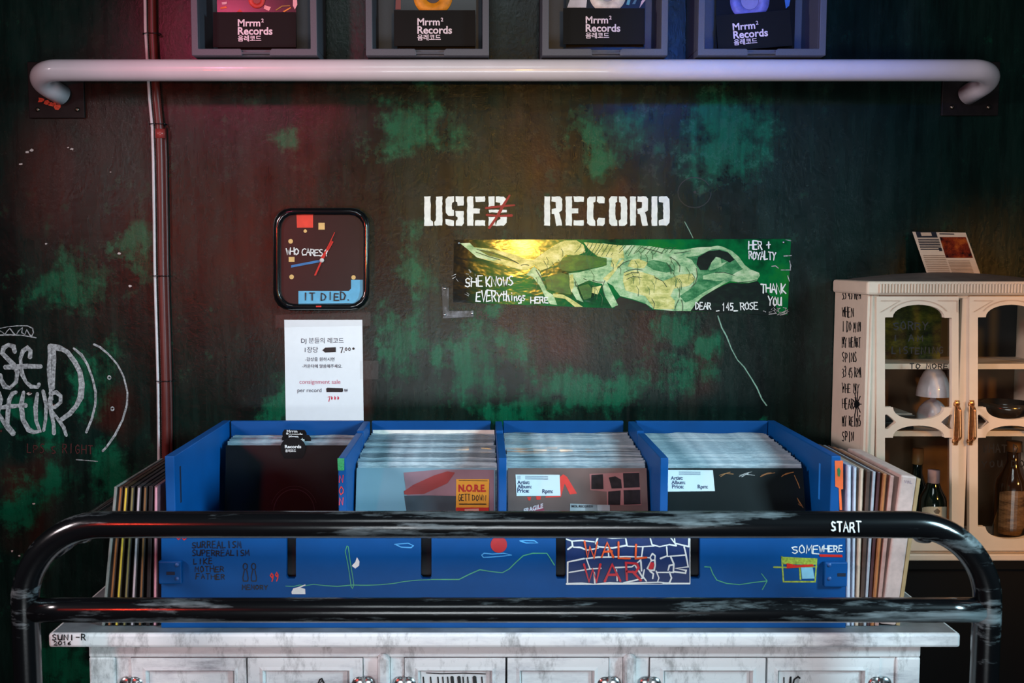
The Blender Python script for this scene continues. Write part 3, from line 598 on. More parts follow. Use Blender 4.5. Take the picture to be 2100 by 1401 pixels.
art_obj('hound_foot', aCream, [k7('1290,730 1400,740 1480,780 1630,880 1540,880 1430,790 1300,770'), k7('1480,520 1520,510 1530,640 1500,720 1480,640'), k7('1860,560 1960,470 2080,340 2100,350 1980,500 1900,600'), k7('1740,660 1840,640 1800,740 1730,720')], 3)
art_obj('dark_gaps', aDeep, [k7('1400,330 1560,290 1700,300 1900,330 1900,410 1700,450 1500,480 1400,470 1340,420'), k7('1200,560 1380,490 1470,520 1480,660 1500,740 1350,720 1230,680'), k7('1580,650 1690,620 1740,680 1720,780 1640,800'), k7('440,230 600,250 780,320 900,380 760,350 560,300')], 3)
mb = MB(); r = random.Random(21)   # dark brush lines that draw ribs, shoulder and jaw
for s_ in ('100,470 160,440 230,430 300,440', '110,500 180,470 260,470', '130,540 200,510 290,520', '880,420 890,500 870,580 820,630', '600,300 660,340 700,400', '560,360 600,420 610,480', '1320,575 1440,566 1540,545', '1080,470 1180,465 1290,500', '640,260 740,250 820,232', '430,520 520,560 560,620', '420,860 430,800 400,750', '690,760 660,820 650,870', '720,760 735,820 730,875', '180,330 100,360 30,420', '300,200 420,230 520,260'):
    mb.ribbon(k8(s_), 1.3, layer(5), r)
for s_ in ('430,230 600,270 780,330 900,390', '420,260 560,310 700,350', '930,410 980,400 1020,410', '1100,460 1150,540 1190,620', '1880,580 1850,660 1880,760', '1740,580 1800,600 1860,600', '1640,560 1670,575', '1540,600 1560,650'):
    mb.ribbon(k7(s_), 1.4, layer(5), r)
obj('brush_lines', mb, M('art_line_green', (24, 66, 38), .4), po)
mb = MB(); r = random.Random(20)   # hatching strokes across the hound
for i in range(46):
    x = r.uniform(1080, 1420); y = r.uniform(505, 600); a = r.uniform(14, 30)
    mb.ribbon([(x, y), (x + a * .25, y + a * .4), (x + a * .2, y + a)], 1.0, layer(4), r)
for i in range(22):
    x = 1195 + i * 9 + r.uniform(-3, 3); mb.ribbon([(x, 498 + i * .5), (x - 4, 508), (x - 14, 518 + r.uniform(0, 8))], 1.1, layer(4), r)
obj('hatching', mb, M('art_hatching', (40, 92, 48), .4), po)
mb = MB(); PM = layer(6)
hand(mb, 'SHE', 954, 588, 20, 10, 13, 2.6, PM, 1); hand(mb, 'KNOWS', 997, 587, 19, 9, 11.5, 2.6, PM, 2, rise=-.03)
hand(mb, 'EVERY', 977, 618, 20, 9, 10.5, 2.6, PM, 3); hand(mb, 'things', 1030, 617, 20, 8, 8, 2.4, PM, 4, jit=.04); hand(mb, 'HERE', 1088, 622, 12, 8, 9.5, 2.4, PM, 5)
hand(mb, 'HER +', 1535, 511, 16, 8, 9.5, 2.6, PM, 6); hand(mb, 'ROYALTY', 1535, 531, 16, 7, 8, 2.5, PM, 7, rise=.04); hand(mb, 'THANK', 1560, 600, 19, 9, 10.5, 2.8, PM, 8, rise=.05); hand(mb, 'YOU', 1575, 627, 19, 8, 9.5, 2.8, PM, 9)
hand(mb, 'DEAR', 1426, 634, 13, 7, 8.2, 2.2, PM, 10); hand(mb, '_', 1468, 638, 13, 6, 8, 2.2, PM, 10); hand(mb, '145_', 1480, 637, 15, 7, 8.2, 2.6, PM, 11); hand(mb, 'ROSE', 1518, 635, 14, 8, 9.2, 2.2, PM, 12)
obj('white_writing', mb, mWhitePen, po)
mb = MB()
for i in range(26):
    x = r.choice([r.uniform(934, 975), r.uniform(1575, 1612)]); y = r.uniform(545, 612) if x < 1000 else r.uniform(630, 642)
    mb.ribbon([(x, y), (x + r.uniform(-9, 9), y + r.uniform(-7, 7))], 1.1, PM, r)
for s_ in ('1690,400 1730,395 1760,420', '1790,440 1890,440 1890,380', '1820,290 1900,285', '1840,115 1895,125', '1880,340 1895,400', '1860,500 1880,560', '1660,915 1740,905', '1760,920 1820,890 1860,870 1850,905 1780,925', '1600,880 1625,890'):
    mb.ribbon(k8(s_), 2.0, PM, r)
obj('torn_edges', mb, mChalk, po)
for (x, y) in ((941, 499), (1607, 497)):
    obj('pin', MB().lathe([(.0035, 0), (.003, .002), (.0001, .0025)], P(x, y, YW - .0045), 10, 'y'), mSteel, po)

# ================================================================== SIDEBOARD
mDis = distressed()
def zat(py, Y): return P(985, py, Y).z
sb_back = YB + 0.36
XL = P(98, 1300, YT).x; XR = P(1971, 1300, YT).x
z1 = zat(1329, YT)
sb = thing('sideboard', ((XL + XR) / 2, YT + .2, 0), 'distressed white painted wooden sideboard under the blue record bin', 'sideboard')
mb = MB()
prof = [(0, z1)] + [(-.010 * math.sin(math.pi * k / 6) , z1 + (TZ - z1) * k / 6) for k in range(1, 6)] + [(0, TZ)]
mb.box(XL, XR, YT, sb_back, z1, TZ)
tb = obj('top_board', mb, mDis, sb, bevel=0.006)
obj('shaded_top_face', MB().box(XL + .008, XR - .008, YT + .007, sb_back - .006, TZ - .0006, TZ + .0002), M('shaded_grey_top', (112, 118, 122), .5, vary=.35, scale=14), tb)  # mottled grey painted over the top to stand for shade and grazing reflection
YS = YT + 0.028; x0 = P(182, 1360, YS).x; x1 = P(1888, 1360, YS).x
mb = MB(); mb.box(x0, x0 + .02, YS + .02, sb_back - .02, .06, z1); mb.box(x1 - .02, x1, YS + .02, sb_back - .02, .06, z1); mb.box(x0 + .02, x1 - .02, sb_back - .04, sb_back - .02, .06, z1); mb.box(x0 + .02, x1 - .02, YS + .02, sb_back - .04, .06, .08)
obj('carcass', mb, mDis, sb)
SX = lambda px: P(px, 1375, YS).x
zf = zat(1349, YS); zlow = 0.14
mb = MB(); mb.box(x0, x1, YS, YS + .02, zf, z1); mb.box(x0, SX(236), YS, YS + .02, .0, zf); mb.box(SX(1838), x1, YS, YS + .02, 0, zf); mb.box(SX(236), SX(1838), YS, YS + .02, .0, zlow)
obj('face_frame', mb, mDis, sb, bevel=.004)
for (a, b) in ((774, 800), (1278, 1304)):
    q = [(SX(a), 0.0), (SX(b), 0.0), (SX(b), zf + .004), (SX((a + b) / 2), zf + .012), (SX(a), zf + .004)]
    obj('pilaster', MB().slab([(x, YS + .02, z) for x, z in q], (0, -1, 0), .032), mDis, sb, bevel=.007)
for (a, b) in ((237, 267), (745, 773), (801, 828), (1250, 1277), (1305, 1331), (1806, 1837)):
    obj('hinge_strip', MB().box(SX(a), SX(b), YS + .006, YS + .02, zlow, zf - .001), mDis, sb)
DOORS = [(268, 505, 303, 476), (507, 744, 543, 712), (829, 1037, 862, 1005), (1040, 1249, 1070, 1215), (1333, 1571, 1365, 1540), (1574, 1805, 1600, 1770)]
ztop = zf - .0025
for i, (a, b, c, d) in enumerate(DOORS):
    A, B_, Cc, D = SX(a + .7), SX(b - .7), SX(c), SX(d); zi = zat(1380, YS); zl = zlow + .003; zli = zlow + .075
    dr = obj('door', MB().box(A + .002, B_ - .002, YS + .016, YS + .02, zl, ztop), mDis, sb)
    f = MB(); yo, yi = YS + .002, YS + .013
    ring = lambda x0, x1, z0, z1, y: [Vector((x0, y, z0)), Vector((x1, y, z0)), Vector((x1, y, z1)), Vector((x0, y, z1))]
    m_ = .012
    loops(f, [ring(A, B_, zl, ztop, YS + .016), ring(A, B_, zl, ztop, yo), ring(Cc - m_, D + m_, zli - m_, zi + m_, yo), ring(Cc - m_ * .4, D + m_ * .4, zli - m_ * .4, zi + m_ * .4, yo - .002), ring(Cc, D, zli, zi, yi), ring(Cc, D, zli, zi, YS + .016)])
    f.smooth = [False] * len(f.f); obj('door_frame', f, mDis, dr)
    obj('panel', MB().box(Cc + .001, D - .001, yi - .003, YS + .016, zli + .001, zi - .001), mDis, dr)
    # plated hinge lying across door edge and hinge strip
    hx = [267, 745, 829, 1250, 1333, 1806][i]; hz = zat(1404, YS); R_ = .0165
    h = MB()
    for s_ in (-1, 1): h.lathe([(R_, 0), (R_ * .8, .004), (R_ * .3, .005), (.0001, .005)], (SX(hx) + s_ * .009, YS + .0015, hz), 20, 'y')
    h.box(SX(hx) - .003, SX(hx) + .003, YS - .007, YS + .002, hz - .014, hz + .017)
    hg = obj('hinge', h, mSteel, dr)
    for s_ in (-1, 1): obj('hinge_screw', MB().lathe([(.0035, 0.004), (.003, .0065), (.0001, .007)], (SX(hx) + s_ * .017, YS + .0015, hz + .003), 10, 'y'), M('dark_screw', (70, 70, 74), .3, 1.0), hg)
    DP = lambda u, v, y=yi - .0042: P(u, v, y)
    if i == 1:
        mb = MB(); mb.ribbon([(652, 1404), (656, 1394), (660, 1392), (666, 1404)], 3, DP).ribbon([(650, 1412), (660, 1396), (672, 1414)], 2, DP); obj('pen_drawing', mb, mBlackPen, dr)
    if i == 2:
        mb = MB(); mb.ribbon([(874, 1380.5), (905, 1382), (950, 1381), (996, 1382.5)], 1.8, DP)
        for x, wd in ((868, 3), (883, 3), (898, 3), (908, 3), (918, 3), (927, 7), (941, 7), (949.5, 3), (959, 3), (973, 8), (988, 3)): mb.ribbon([(x, 1389), (x + 1, 1400), (x + 2, 1414)], wd, DP)
        obj('pen_drawing', mb, mBlackPen, dr)
    if i == 5:
        mb = MB(); hand(mb, 'UC', 1608, 1410, 21, 14, 20, 3.2, DP, 4); obj('pen_drawing', mb, mBlackPen, dr)
mb = MB(); TM = lambda u, v: P(u, v, YT - .0008)
hand(mb, 'SUNI-R', 107, 1313, 11, 8.5, 12, 2.3, TM, 2, jit=.04); hand(mb, '2016', 110, 1323, 7.2, 7.5, 9.5, 1.9, TM, 5, jit=.05)
tag(obj('pen_signature', mb, mBlackPen, sb), 'black handwritten signature and year')

# ================================================================== BLUE RECORD BIN
T = 0.017
bn = thing('record_bin', P(1030, 1289, YB) + Vector((0, .25, 0)), 'long blue wooden record bin with four compartments and pen drawings', 'record bin')
B0 = TZ + 0.0005
def bx(px): return P(px, 939, YB).x
XA, XB_ = bx(332), bx(1731)
dcen = [699, 1031, 1366]
DX = [bx(p) for p in dcen]
YBF = YB + .002
obj('base_board', MB().box(XA, XB_, YBF + .016, YBK - T, B0, B0 + .012), mBlue, bn)
for s_, X in ((0, XA), (1, XB_ - .0205)):
    o = obj('side_panel', MB().box(X, X + .0205, YBF + .016, YBK - .0005, B0 + .012, BZ), mBlue, bn, bevel=.002)
    yy = [P(372, 980, YBF).y + .055, YBF + .085][s_]
    obj('panel_slot', MB().box(X + .0205 - .0004 if s_ == 0 else X - .0008, X + .0205 + .0008 if s_ == 0 else X + .0004, yy - .004, yy + .004, BZ - .11, BZ - .03), [M('slot_dark', (4, 22, 48), .6), M('fresh_blue', (30, 130, 220), .5)][s_], o)
    if s_:
        mb = MB(); OM = lambda u, v: P(u, v, YBF + .0152)
        mb.poly([(1712, 945), (1729, 945), (1729, 1003), (1725, 1004), (1727, 1046), (1722, 1046), (1720, 1001), (1713, 998)], OM); pp_ = obj('orange_paint', mb, M('orange_paint', (226, 96, 44), .5), o)
        obj('green_blot', MB().poly([(1717, 962), (1721, 959), (1724, 966), (1722, 978), (1718, 976)], lambda u, v: P(u, v, YBF + .0147)), M('green_blot', (40, 110, 60), .5), o)
for k, X in enumerate(DX):
    yn = YBK * .935; zb_ = B0 + .012; ya, yb = YBF + .016, YBK - T - .0005
    side = [(ya, zb_), (yb, zb_), (yb, BZ), (yn + .006, BZ), (yn + .006, BZ - .05), (yn - .006, BZ - .05), (yn - .006, BZ - .004), (ya, BZ - .004)]
    o = obj('divider', MB().slab([(X + T / 2, y, z) for y, z in side], (-1, 0, 0), T), mBlue, bn, bevel=.0015)
    if k == 0:
        NM = lambda u, v: P(u, v, YBF + .0152)
        obj('green_paint', MB().poly([(692, 940), (706, 940), (706, 965), (693, 965)], NM), M('green_patch', (40, 140, 84), .5, vary=.4, scale=300), o)
        mb = MB(); N2 = lambda u, v: P(u, v, YBF + .0148)
        for ch, y in (('N', 990), ('O', 1014), ('N', 1036)): hand(mb, ch, 696, y, 17, 8, 9, 1.6, N2, 3)
        obj('red_letters', mb, mRedPen, o)
edges = [XA + .0205] + DX + [XB_ - .0205]
for k in range(4):
    a = edges[k] + (T / 2 if k else 0); b = edges[k + 1] - (T / 2 if k < 3 else 0)
    obj('back_panel', MB().box(a + .004, b - (.012 if k in (1, 2) else .001), YBK - T, YBK, B0 + .012, BZ), mBlue, bn, bevel=.002)
fp = MB(); FM = lambda u, v, d: P(u, v, YBF) + Vector((0, d, 0))
for k in range(4):
    a = edges[k] + (T / 2 if k else 0); b = edges[k + 1] - (T / 2 if k < 3 else 0)
    obj('slot_shade_board', MB().box(a + .0005, b - .0005, YBF + .0195, YBF + .026, B0 + .0125, P(985, 1085, YBF).z), M('slot_shade', (10, 14, 20), .6), bn)  # backing boards added and coloured dark so the slots read as shade
outl = [(331, 1289)] + [(331, 1072)]
for a, b in ((587, 607), (863, 885), (1140, 1161), (1415, 1436)):
    outl += [(a, 1072), (a, 1183), (a + 3, 1187), (b - 3, 1187), (b, 1183), (b, 1072)]
outl += [(1734, 1072), (1734, 1289)]
plate(fp, outl, [], FM, .015)
zmin = B0 + .0003
for v in fp.v: v.z = max(v.z, zmin)
fpo = obj('front_panel', fp, mBlue, bn)
FP1 = lambda u, v: P(u, v, YBF - .0008); FP2 = lambda u, v: P(u, v, YBF - .0016); FP3 = lambda u, v: P(u, v, YBF - .0026)
mb = MB()
for i, (s_, x, y, h_) in enumerate((('SURREALISM', 394, 1124, 13), ('SUPERREALISM', 394, 1140, 12), ('LIKE', 397, 1157, 11), ('MOTHER', 400, 1173, 11), ('FATHER', 402, 1188, 11))): hand(mb, s_, x, y, h_, 7.4, 10.3 if i != 1 else 9.9, 1.9, FP1, i + 1)
for c in (503, 520): mb.ribbon([(c + 4.5 * math.cos(t), 1162 + 6.5 * math.sin(t)) for t in [k * .7 for k in range(10)]], 1.9, FP1).ribbon([(c - 2, 1170), (c - 5, 1185), (c - 4, 1192), (c + 5, 1192), (c + 6, 1186), (c + 3, 1170)], 1.9, FP1)
hand(mb, 'MEMORY', 497, 1209, 9, 7, 9, 2, FP1, 6); obj('black_marker_writing', mb, mBlackPen, fpo)
mb = MB(); hand(mb, '99', 554, 1192, 17, 7, 10, 2.2, FP1, 3, jit=.05); hand(mb, '66', 362, 1107, 11, 8, 12, 2.2, FP1, 4, jit=.05)
mb.poly([(1680, 1137), (1727, 1138), (1728, 1143), (1681, 1142)], FP1); obj('red_marker_writing', mb, mRedPen, fpo)
def c3(s): return [(300 + float(a) / 3.5, 1060 + float(b) / 3.5) for a, b in (p.split(',') for p in s.split())]
def c4(s): return [(850 + float(a) / 3.5, 1060 + float(b) / 3.5) for a, b in (p.split(',') for p in s.split())]
def c5(s): return [(1400 + float(a) / 3, 1020 + float(b) / 3) for a, b in (p.split(',') for p in s.split())]
mb = MB(); r = random.Random(4)
mb.ribbon(c3('1000,498 1060,500 1100,490 1140,495 1200,485 1280,494 1370,500 1480,490 1580,492 1680,488 1780,478 1850,465 1950,455 2040,452'), 1.7, FP1, r)
mb.ribbon(c4('120,450 220,450 320,450 400,410 470,380 540,392 630,402 680,375 730,325 780,280 850,262 950,262 975,300 1005,348'), 1.9, FP1, r)
mb.ribbon(c3('1440,210 1428,250 1445,330 1460,420 1470,500 1480,515 1490,490 1478,410 1462,310 1450,215 1440,210'), 1.6, FP1, r)
mb.ribbon(c5('135,428 170,430 185,470 210,510 270,530 350,538 430,525 520,515'), 2.0, FP1, r); mb.ribbon(c5('485,470 520,515 490,568'), 2.0, FP1, r)
obj('green_line_drawing', mb, mGreenPen, fpo)
mb = MB(); mb.disc((1023, 1117), 17, FP1); obj('red_sun_drawing', mb, M('red_sun', (170, 34, 40), .5), fpo)
mb = MB()
for s_ in ('482,275 500,262 560,268 640,262 695,275 640,282 540,290 495,292 482,275', '756,172 800,170 860,172 885,188 800,188 756,172'): mb.ribbon(c4(s_), 2.3, FP1, r)
mb.ribbon(c3('1782,198 1880,190 1918,208 1900,222 1830,218 1790,200'), 2.3, FP1, r); obj('pale_blue_cloud_drawing', mb, M('pale_blue_pen', (76, 160, 220), .5), fpo)
mb = MB(); mb.poly(c3('1475,352 1500,325 1512,290 1530,320 1528,350 1500,372'), FP1).poly(c3('1042,540 1055,515 1090,505 1140,518 1142,556 1045,556'), FP1).ribbon(c3('1090,510 1140,490'), 2.5, FP1)
obj('white_paint_blots', mb, mWhitePen, fpo)
bd = obj('brick_board', MB().poly([(1162, 1098), (1415, 1100), (1415, 1198), (1162, 1199)], FP1), M('navy_paint', (10, 40, 92), .5), fpo)
mb = MB()
for s_ in ('1090,160 1130,175 1200,170 1290,180', '1130,175 1135,210 1100,235', '1300,190 1320,140 1420,155 1515,150 1525,205 1420,225 1320,215 1300,190', '1545,148 1620,145 1680,145', '1690,145 1705,200 1760,215 1830,200 1880,208', '1835,145 1880,205', '1865,140 1870,190 1970,215', '1970,145 1968,215', '1140,218 1190,220 1240,240 1320,225', '1530,212 1630,215 1720,210', '1640,215 1630,290 1690,295', '1810,215 1815,280 1765,300', '1815,285 1950,275 1935,215', '1230,300 1320,290 1400,290 1520,285 1630,290', '1390,235 1395,290', '1100,325 1220,300', '1100,325 1098,480', '1235,305 1260,375 1110,400', '1260,375 1340,370', '1440,365 1560,360 1600,330 1625,310', '1585,350 1610,390 1640,440', '1625,320 1630,390', '1840,290 1862,340 1858,400 1740,400', '1820,385 1830,350 1860,345', '1950,280 1965,360 1875,370 1950,385 1945,405 1862,395', '1830,395 1845,440 1830,475 1785,478', '1090,482 1200,478 1290,485 1400,475 1500,480 1600,475 1760,470 1840,480 1975,478', '1290,400 1295,480', '1450,380 1455,460', '1500,475 1590,455 1640,440', '1708,265 1728,280 1725,310 1700,315 1692,290 1708,265', '1700,315 1672,370 1690,385 1720,385 1728,350 1725,312', '1650,380 1640,430 1665,462', '1690,390 1715,410 1710,445', '1735,390 1755,440 1745,468'):
    mb.ribbon(c4(s_), 3.0, FP2, r)
mb.ribbon([(1162, 1199), (1415, 1198)], 1.6, FP2).ribbon([(1415, 1100), (1415, 1198)], 1.6, FP2)
obj('white_brick_lines', mb, mWhitePen, fpo)
mb = MB(); hand(mb, 'WALL', 1198, 1144, 33, 26, 35, 4.2, FP3, 5, jit=.05, rise=.02); obj('orange_wall_lettering', mb, M('orange_pen', (222, 84, 34), .45), fpo)
mb = MB(); hand(mb, 'WAR', 1199, 1192, 34, 32, 42, 4.4, FP3, 2, jit=.05); mb.poly(c4('1680,375 1695,325 1720,330 1718,368 1700,380'), FP3); obj('red_war_lettering', mb, M('crimson_pen', (190, 28, 44), .45), fpo)
mb = MB(); hand(mb, 'SOME', 1624, 1135, 15, 12, 14.5, 2.2, FP1, 3); hand(mb, 'WHERE', 1680, 1132, 12, 8, 10, 2.2, FP1, 7); obj('white_somewhere_lettering', mb, mWhitePen, fpo)
mb = MB()
for s_ in ('610,365 620,520 700,520 815,520 825,380 610,370', '560,430 640,432 825,428', '720,435 725,505'): mb.ribbon(c5(s_), 3.0, FP1, r)
mb.poly(c5('610,370 825,380 822,415 620,412'), FP1); obj('yellow_green_drawing', mb, M('yellow_green_pen', (150, 170, 60), .5, vary=.4, scale=200), fpo)
obj('pale_blue_patch', MB().poly(c5('728,432 800,432 812,500 735,502'), FP2), M('aqua_paint', (130, 190, 215), .5), fpo)
obj('red_stroke', MB().poly(c5('640,405 700,418 800,412 810,425 640,438'), FP2), mRedPen, fpo)
for k, (a, b, c, d) in enumerate(((329, 375, 1148, 1195), (1686, 1735, 1150, 1201))):
    A = P(a, d, YBF); B_ = P(b, c, YBF)
    lt = obj('corner_block', MB().box(A.x, B_.x, YBF - .012, YBF, A.z, B_.z), mBlue, bn, bevel=.003)
    q = P(a + (16, 27)[k] , (1173, 1176)[k], YBF); obj('latch_slot', MB().box(q.x, q.x + .018, YBF - .0126, YBF - .0118, q.z - .003, q.z + .004), M('slot_dark', (4, 22, 48)), lt)
    for sy in (1159, 1187): obj('screw', MB().lathe([(.0045, 0), (.004, .0015), (.0001, .0015)], P(a + (34, 15)[k], sy, YBF - .012), 14, 'y'), M('blue_screw', (50, 90, 150), .4), lt)

# ================================================================== RECORDS
LPW = 0.315
def lp_mesh(name, mat, th=.0045, w=LPW, h=LPW, wave=0.0, seed=0):
    r = random.Random(seed); mb = MB(); n = 10; z = []
    for i in range(n + 1):
        x = -w / 2 + w * i / n; zz = h + r.uniform(-wave, wave); o = r.uniform(-wave, wave) * .6
        z += [(x, -th / 2, 0), (x, th / 2, 0), (x, -th / 2 * .7 + o, zz), (x, th / 2 * .7 + o, zz)]
    fs = []
    for i in range(n):
        a = 4 * i; b = a + 4; fs += [(a, b, b + 2, a + 2), (b + 1, a + 1, a + 3, b + 3), (a + 2, b + 2, b + 3, a + 3), (a + 1, b + 1, b, a)]
    fs += [(1, 0, 2, 3), (4 * n, 4 * n + 1, 4 * n + 3, 4 * n + 2)]
    mb.add(z, fs); me = bpy.data.meshes.new(name); me.from_pydata(mb.v, [], mb.f); me.materials.append(mat); me.update(); return me
def sleeve_mat(name, c, c2, rough=.25):
    if name in MATS: return MATS[name]
    m, n, l, b = nodes_of(name); a = noise(n, l, texco(n, l, (6, 3, 30)), 4, 5, .6)
    l.new(ramp(n, l, a, [(.35, lin(c)), (.65, lin(c2))]), b.inputs['Base Color']); b.inputs['Roughness'].default_value = rough
    b.inputs['Coat Weight'].default_value = .6; b.inputs['Coat Roughness'].default_value = .12
    bump(n, l, b, a, .6, .004); MATS[name] = m; return m
smats = [sleeve_mat('sleeve_frosted', (104, 128, 140), (146, 168, 178)), sleeve_mat('sleeve_grey', (86, 110, 122), (130, 152, 164)), sleeve_mat('sleeve_pale', (120, 142, 152), (172, 190, 198)), sleeve_mat('sleeve_dark', (68, 86, 96), (112, 130, 140))]
smesh = [lp_mesh('sleeve_mesh', smats[k % 4], .0042, LPW + .003, LPW + .006, .0016, k) for k in range(8)]
ZF = B0 + .0142
comps = [(edges[0], DX[0] - T / 2), (DX[0] + T / 2, DX[1] - T / 2), (DX[1] + T / 2, DX[2] - T / 2), (DX[2] + T / 2, edges[4])]
names = ['first', 'second', 'third', 'fourth']
CL = ['plastic sleeved record in the thin stack behind the black record of the first compartment', 'plastic sleeved record packed behind the pale cover with red reflection in the second compartment', 'plastic sleeved record packed behind the brown cover in the third compartment', 'shiny plastic sleeved record packed behind the black cover in the fourth compartment']
rr = random.Random(5)
def lean_of(t, lo, hi): return math.radians(hi + (lo - hi) * t)
YTOP0 = YBF + .165
counts = [6, 27, 27, 29]
FRONT = []
for k, (a, b) in enumerate(comps):
    xm = (a + b) / 2; hi = 17.0; h = LPW + .006
    y0 = [YBF + .34, YBF + .067, YBF + .065, YBF + .065][k]; y1 = YBK - T - .012
    lean0 = [8.0, 17, 17, 17][k]; n = counts[k]
    tops0 = y0 + h * math.sin(math.radians(lean0)); 
    FRONT.append((xm, y0, lean0))
    for j in range(1, n + 1):
        t = j / n; le = math.radians(lean0 + (1.5 - lean0) * t); yt = tops0 + (y1 - tops0) * t; yb = yt - h * math.sin(le)
        o = bpy.data.objects.new('record', smesh[rr.choice((0, 2, 4, 6)) if k == 3 else rr.randrange(8)]); C.objects.link(o)
        if k == 1 and j == n: pass
        o.location = (xm + rr.uniform(-.003, .003), yb, ZF + (.006 * t if k else 0) + rr.uniform(0, .002)); o.rotation_euler = (-le, 0, 0)
        tag(o, CL[k], 'record', 'records in the %s compartment' % names[k])
        if k == 1 and j == n:
            me = lp_mesh('white_cover_mesh', M('white_cover', (232, 230, 222), .4), .0045, LPW, LPW + .014, 0, 1); o.data = me; o['label'] = 'plain white record cover standing tallest at the back of the second compartment'; del o['group']
# front covers with their own art
def front(k, name, label, mat, le=None):
    xm, y0, lean = FRONT[k]; o = bpy.data.objects.new(name, None); C.objects.link(o)
    o.location = (xm, y0 - .004, ZF); o.rotation_euler = (-math.radians(lean), 0, 0); tag(o, label, 'record'); ROOT[o.name] = Vector((0, 0, 0))
    obj('cover', MB().box(-LPW / 2, LPW / 2, -.0022, .0022, 0, LPW), mat, o)
    pxl = {0: (455, 702, 921), 1: (732, 1019, 948), 2: (1045, 1334, 953), 3: (1345, 1643, 953)}[k]
    def mp(off=.0028): return lambda u, v: Vector(((u - (pxl[0] + pxl[1]) / 2) / (pxl[1] - pxl[0]) * LPW, -off, LPW - (v - pxl[2]) / (pxl[1] - pxl[0]) * LPW * 1.03))
    return o, mp
def outer(o, e=.003):
    mb = MB().box(-LPW / 2 - e, LPW / 2 + e, -.0052, -.0050, 0, LPW + .004); obj('plastic_sleeve', mb, glassy('clear_plastic', (.97, .98, .98), .16, .006), o)
o, mp = front(0, 'record', 'black record sleeve at the front of the first compartment', M('matt_black_cover', (9, 13, 15), .4, vary=.3, scale=8, bmp=.3, spec=.2))
mb = MB(); c_ = mp(.0028); mb.ribbon([(590 + 40 * math.cos(t), 1046 + 42 * math.sin(t)) for t in [math.pi + k * math.pi / 20 for k in range(21)]], 1.4, c_); mb.ribbon([(590 + 46 * math.cos(t), 1046 + 48 * math.sin(t)) for t in [math.pi + .3 + k * math.pi / 24 for k in range(20)]], .8, c_)
obj('embossed_ring', mb, M('faint_grey', (34, 38, 44), .4), o)
outer(o)
o, mp = front(1, 'record', 'pale grey record cover with a painted red reflection and a yellow sticker', M('pale_blue_cover', (112, 144, 158), .35, vary=.1, scale=6))
a_, b_, c_ = mp(.0026), mp(.0030), mp(.0034)
q8 = lambda s: [(680 + float(a) / 3.75, 840 + float(b) / 3.75) for a, b in (p.split(',') for p in s.split())]
obj('pink_reflection', MB().poly(q8('560,440 860,415 1262,420 1258,900 600,900 590,620'), a_), M('reflection_pink', (134, 104, 114), .35, vary=.2, scale=10), o)  # pink reflection in the plastic sleeve, painted on the cover
obj('red_reflection', MB().poly(q8('565,580 640,530 800,460 900,430 960,440 900,520 720,600 570,605'), b_), M('reflection_red', (142, 56, 56), .35, vary=.2, scale=10), o)  # red part of the same painted sleeve reflection
obj('grey_print', MB().poly(q8('570,612 760,610 970,615 965,900 610,900 600,780'), b_), M('cover_slate', (54, 66, 74), .35, vary=.3, scale=12), o)
st_ = obj('sticker', MB().poly(q8('970,490 1225,490 1220,755 968,755'), c_), M('sticker_yellow', (222, 158, 44), .4, vary=.1), o)
d_ = mp(.0038); e_ = mp(.0042)
mb = MB(); mb.poly(q8('970,700 1222,700 1220,758 968,758'), d_); type_on(mb, 'N.O.R.E.', 943, 995, 57, d_, .05, height=14); obj('red_sticker_print', mb, M('sticker_red', (180, 34, 30), .4), st_)
mb = MB(); hand(mb, 'GETT', 943, 1013, 12, 5, 6.4, 1.4, d_, 2, jit=.03); hand(mb, 'DOWN', 972, 1013, 11, 5.4, 7.4, 1.4, d_, 4, jit=.03); mb.ribbon([(945, 1020), (1000, 1020)], 2, d_).ribbon([(944, 973), (1003, 974)], 1.2, d_); obj('black_sticker_print', mb, mBlackPen, st_)
obj('pale_sticker_patch', MB().poly(q8('1035,712 1145,708 1145,745 1035,748'), e_), M('sticker_pale', (206, 150, 140), .4), st_)
outer(o)
o, mp = front(2, 'record', 'brown record cover with photo prints, fragile tape and a price label', M('kraft_cover', (104, 82, 78), .4, vary=.25, scale=7))
a_, b_, c_, d_ = mp(.0026), mp(.0030), mp(.0034), mp(.0038)
obj('red_marker_shape', MB().poly(q8('1775,490 1800,470 1830,490 1905,615 1850,622 1810,540 1780,640 1660,645 1660,636 1770,632'), a_).poly(q8('1515,640 1550,640 1540,668 1525,665'), a_).poly(q8('1585,635 1625,635 1620,660 1590,662'), a_), M('bright_red_print', (226, 60, 52), .4), o)
q9 = lambda s: [(1180 + float(a) / 3.75, 840 + float(b) / 3.75) for a, b in (p.split(',') for p in s.split())]
fr = obj('photo_border', MB().poly(q9('130,468 520,452 528,700 262,702 262,600 135,590'), a_), M('photo_border', (150, 100, 100), .4), o)
mb = MB()
for s_ in ('145,475 235,470 236,582 142,582', '280,495 330,485 375,510 380,575 300,578', '392,462 518,458 520,568 395,572', '272,600 370,592 362,700 270,700', '392,590 522,586 522,695 392,698'): mb.poly(q9(s_), b_)
obj('photo_print', mb, M('photo_dark', (34, 28, 32), .3, vary=.5, scale=90), fr)
lb = obj('price_label', MB().poly(q8('1428,472 1772,474 1776,632 1434,634'), c_), M('label_white', (214, 224, 230), .5, vary=.02), o)
mb = MB(); type_on(mb, 'Artist:', 1064, 985, 26, d_, .03); type_on(mb, 'Album:', 1064, 993.5, 30, d_, .03); type_on(mb, 'Price:', 1064, 1002, 25, d_, .03); type_on(mb, 'Rpm:', 1116, 1003, 22, d_, .03)
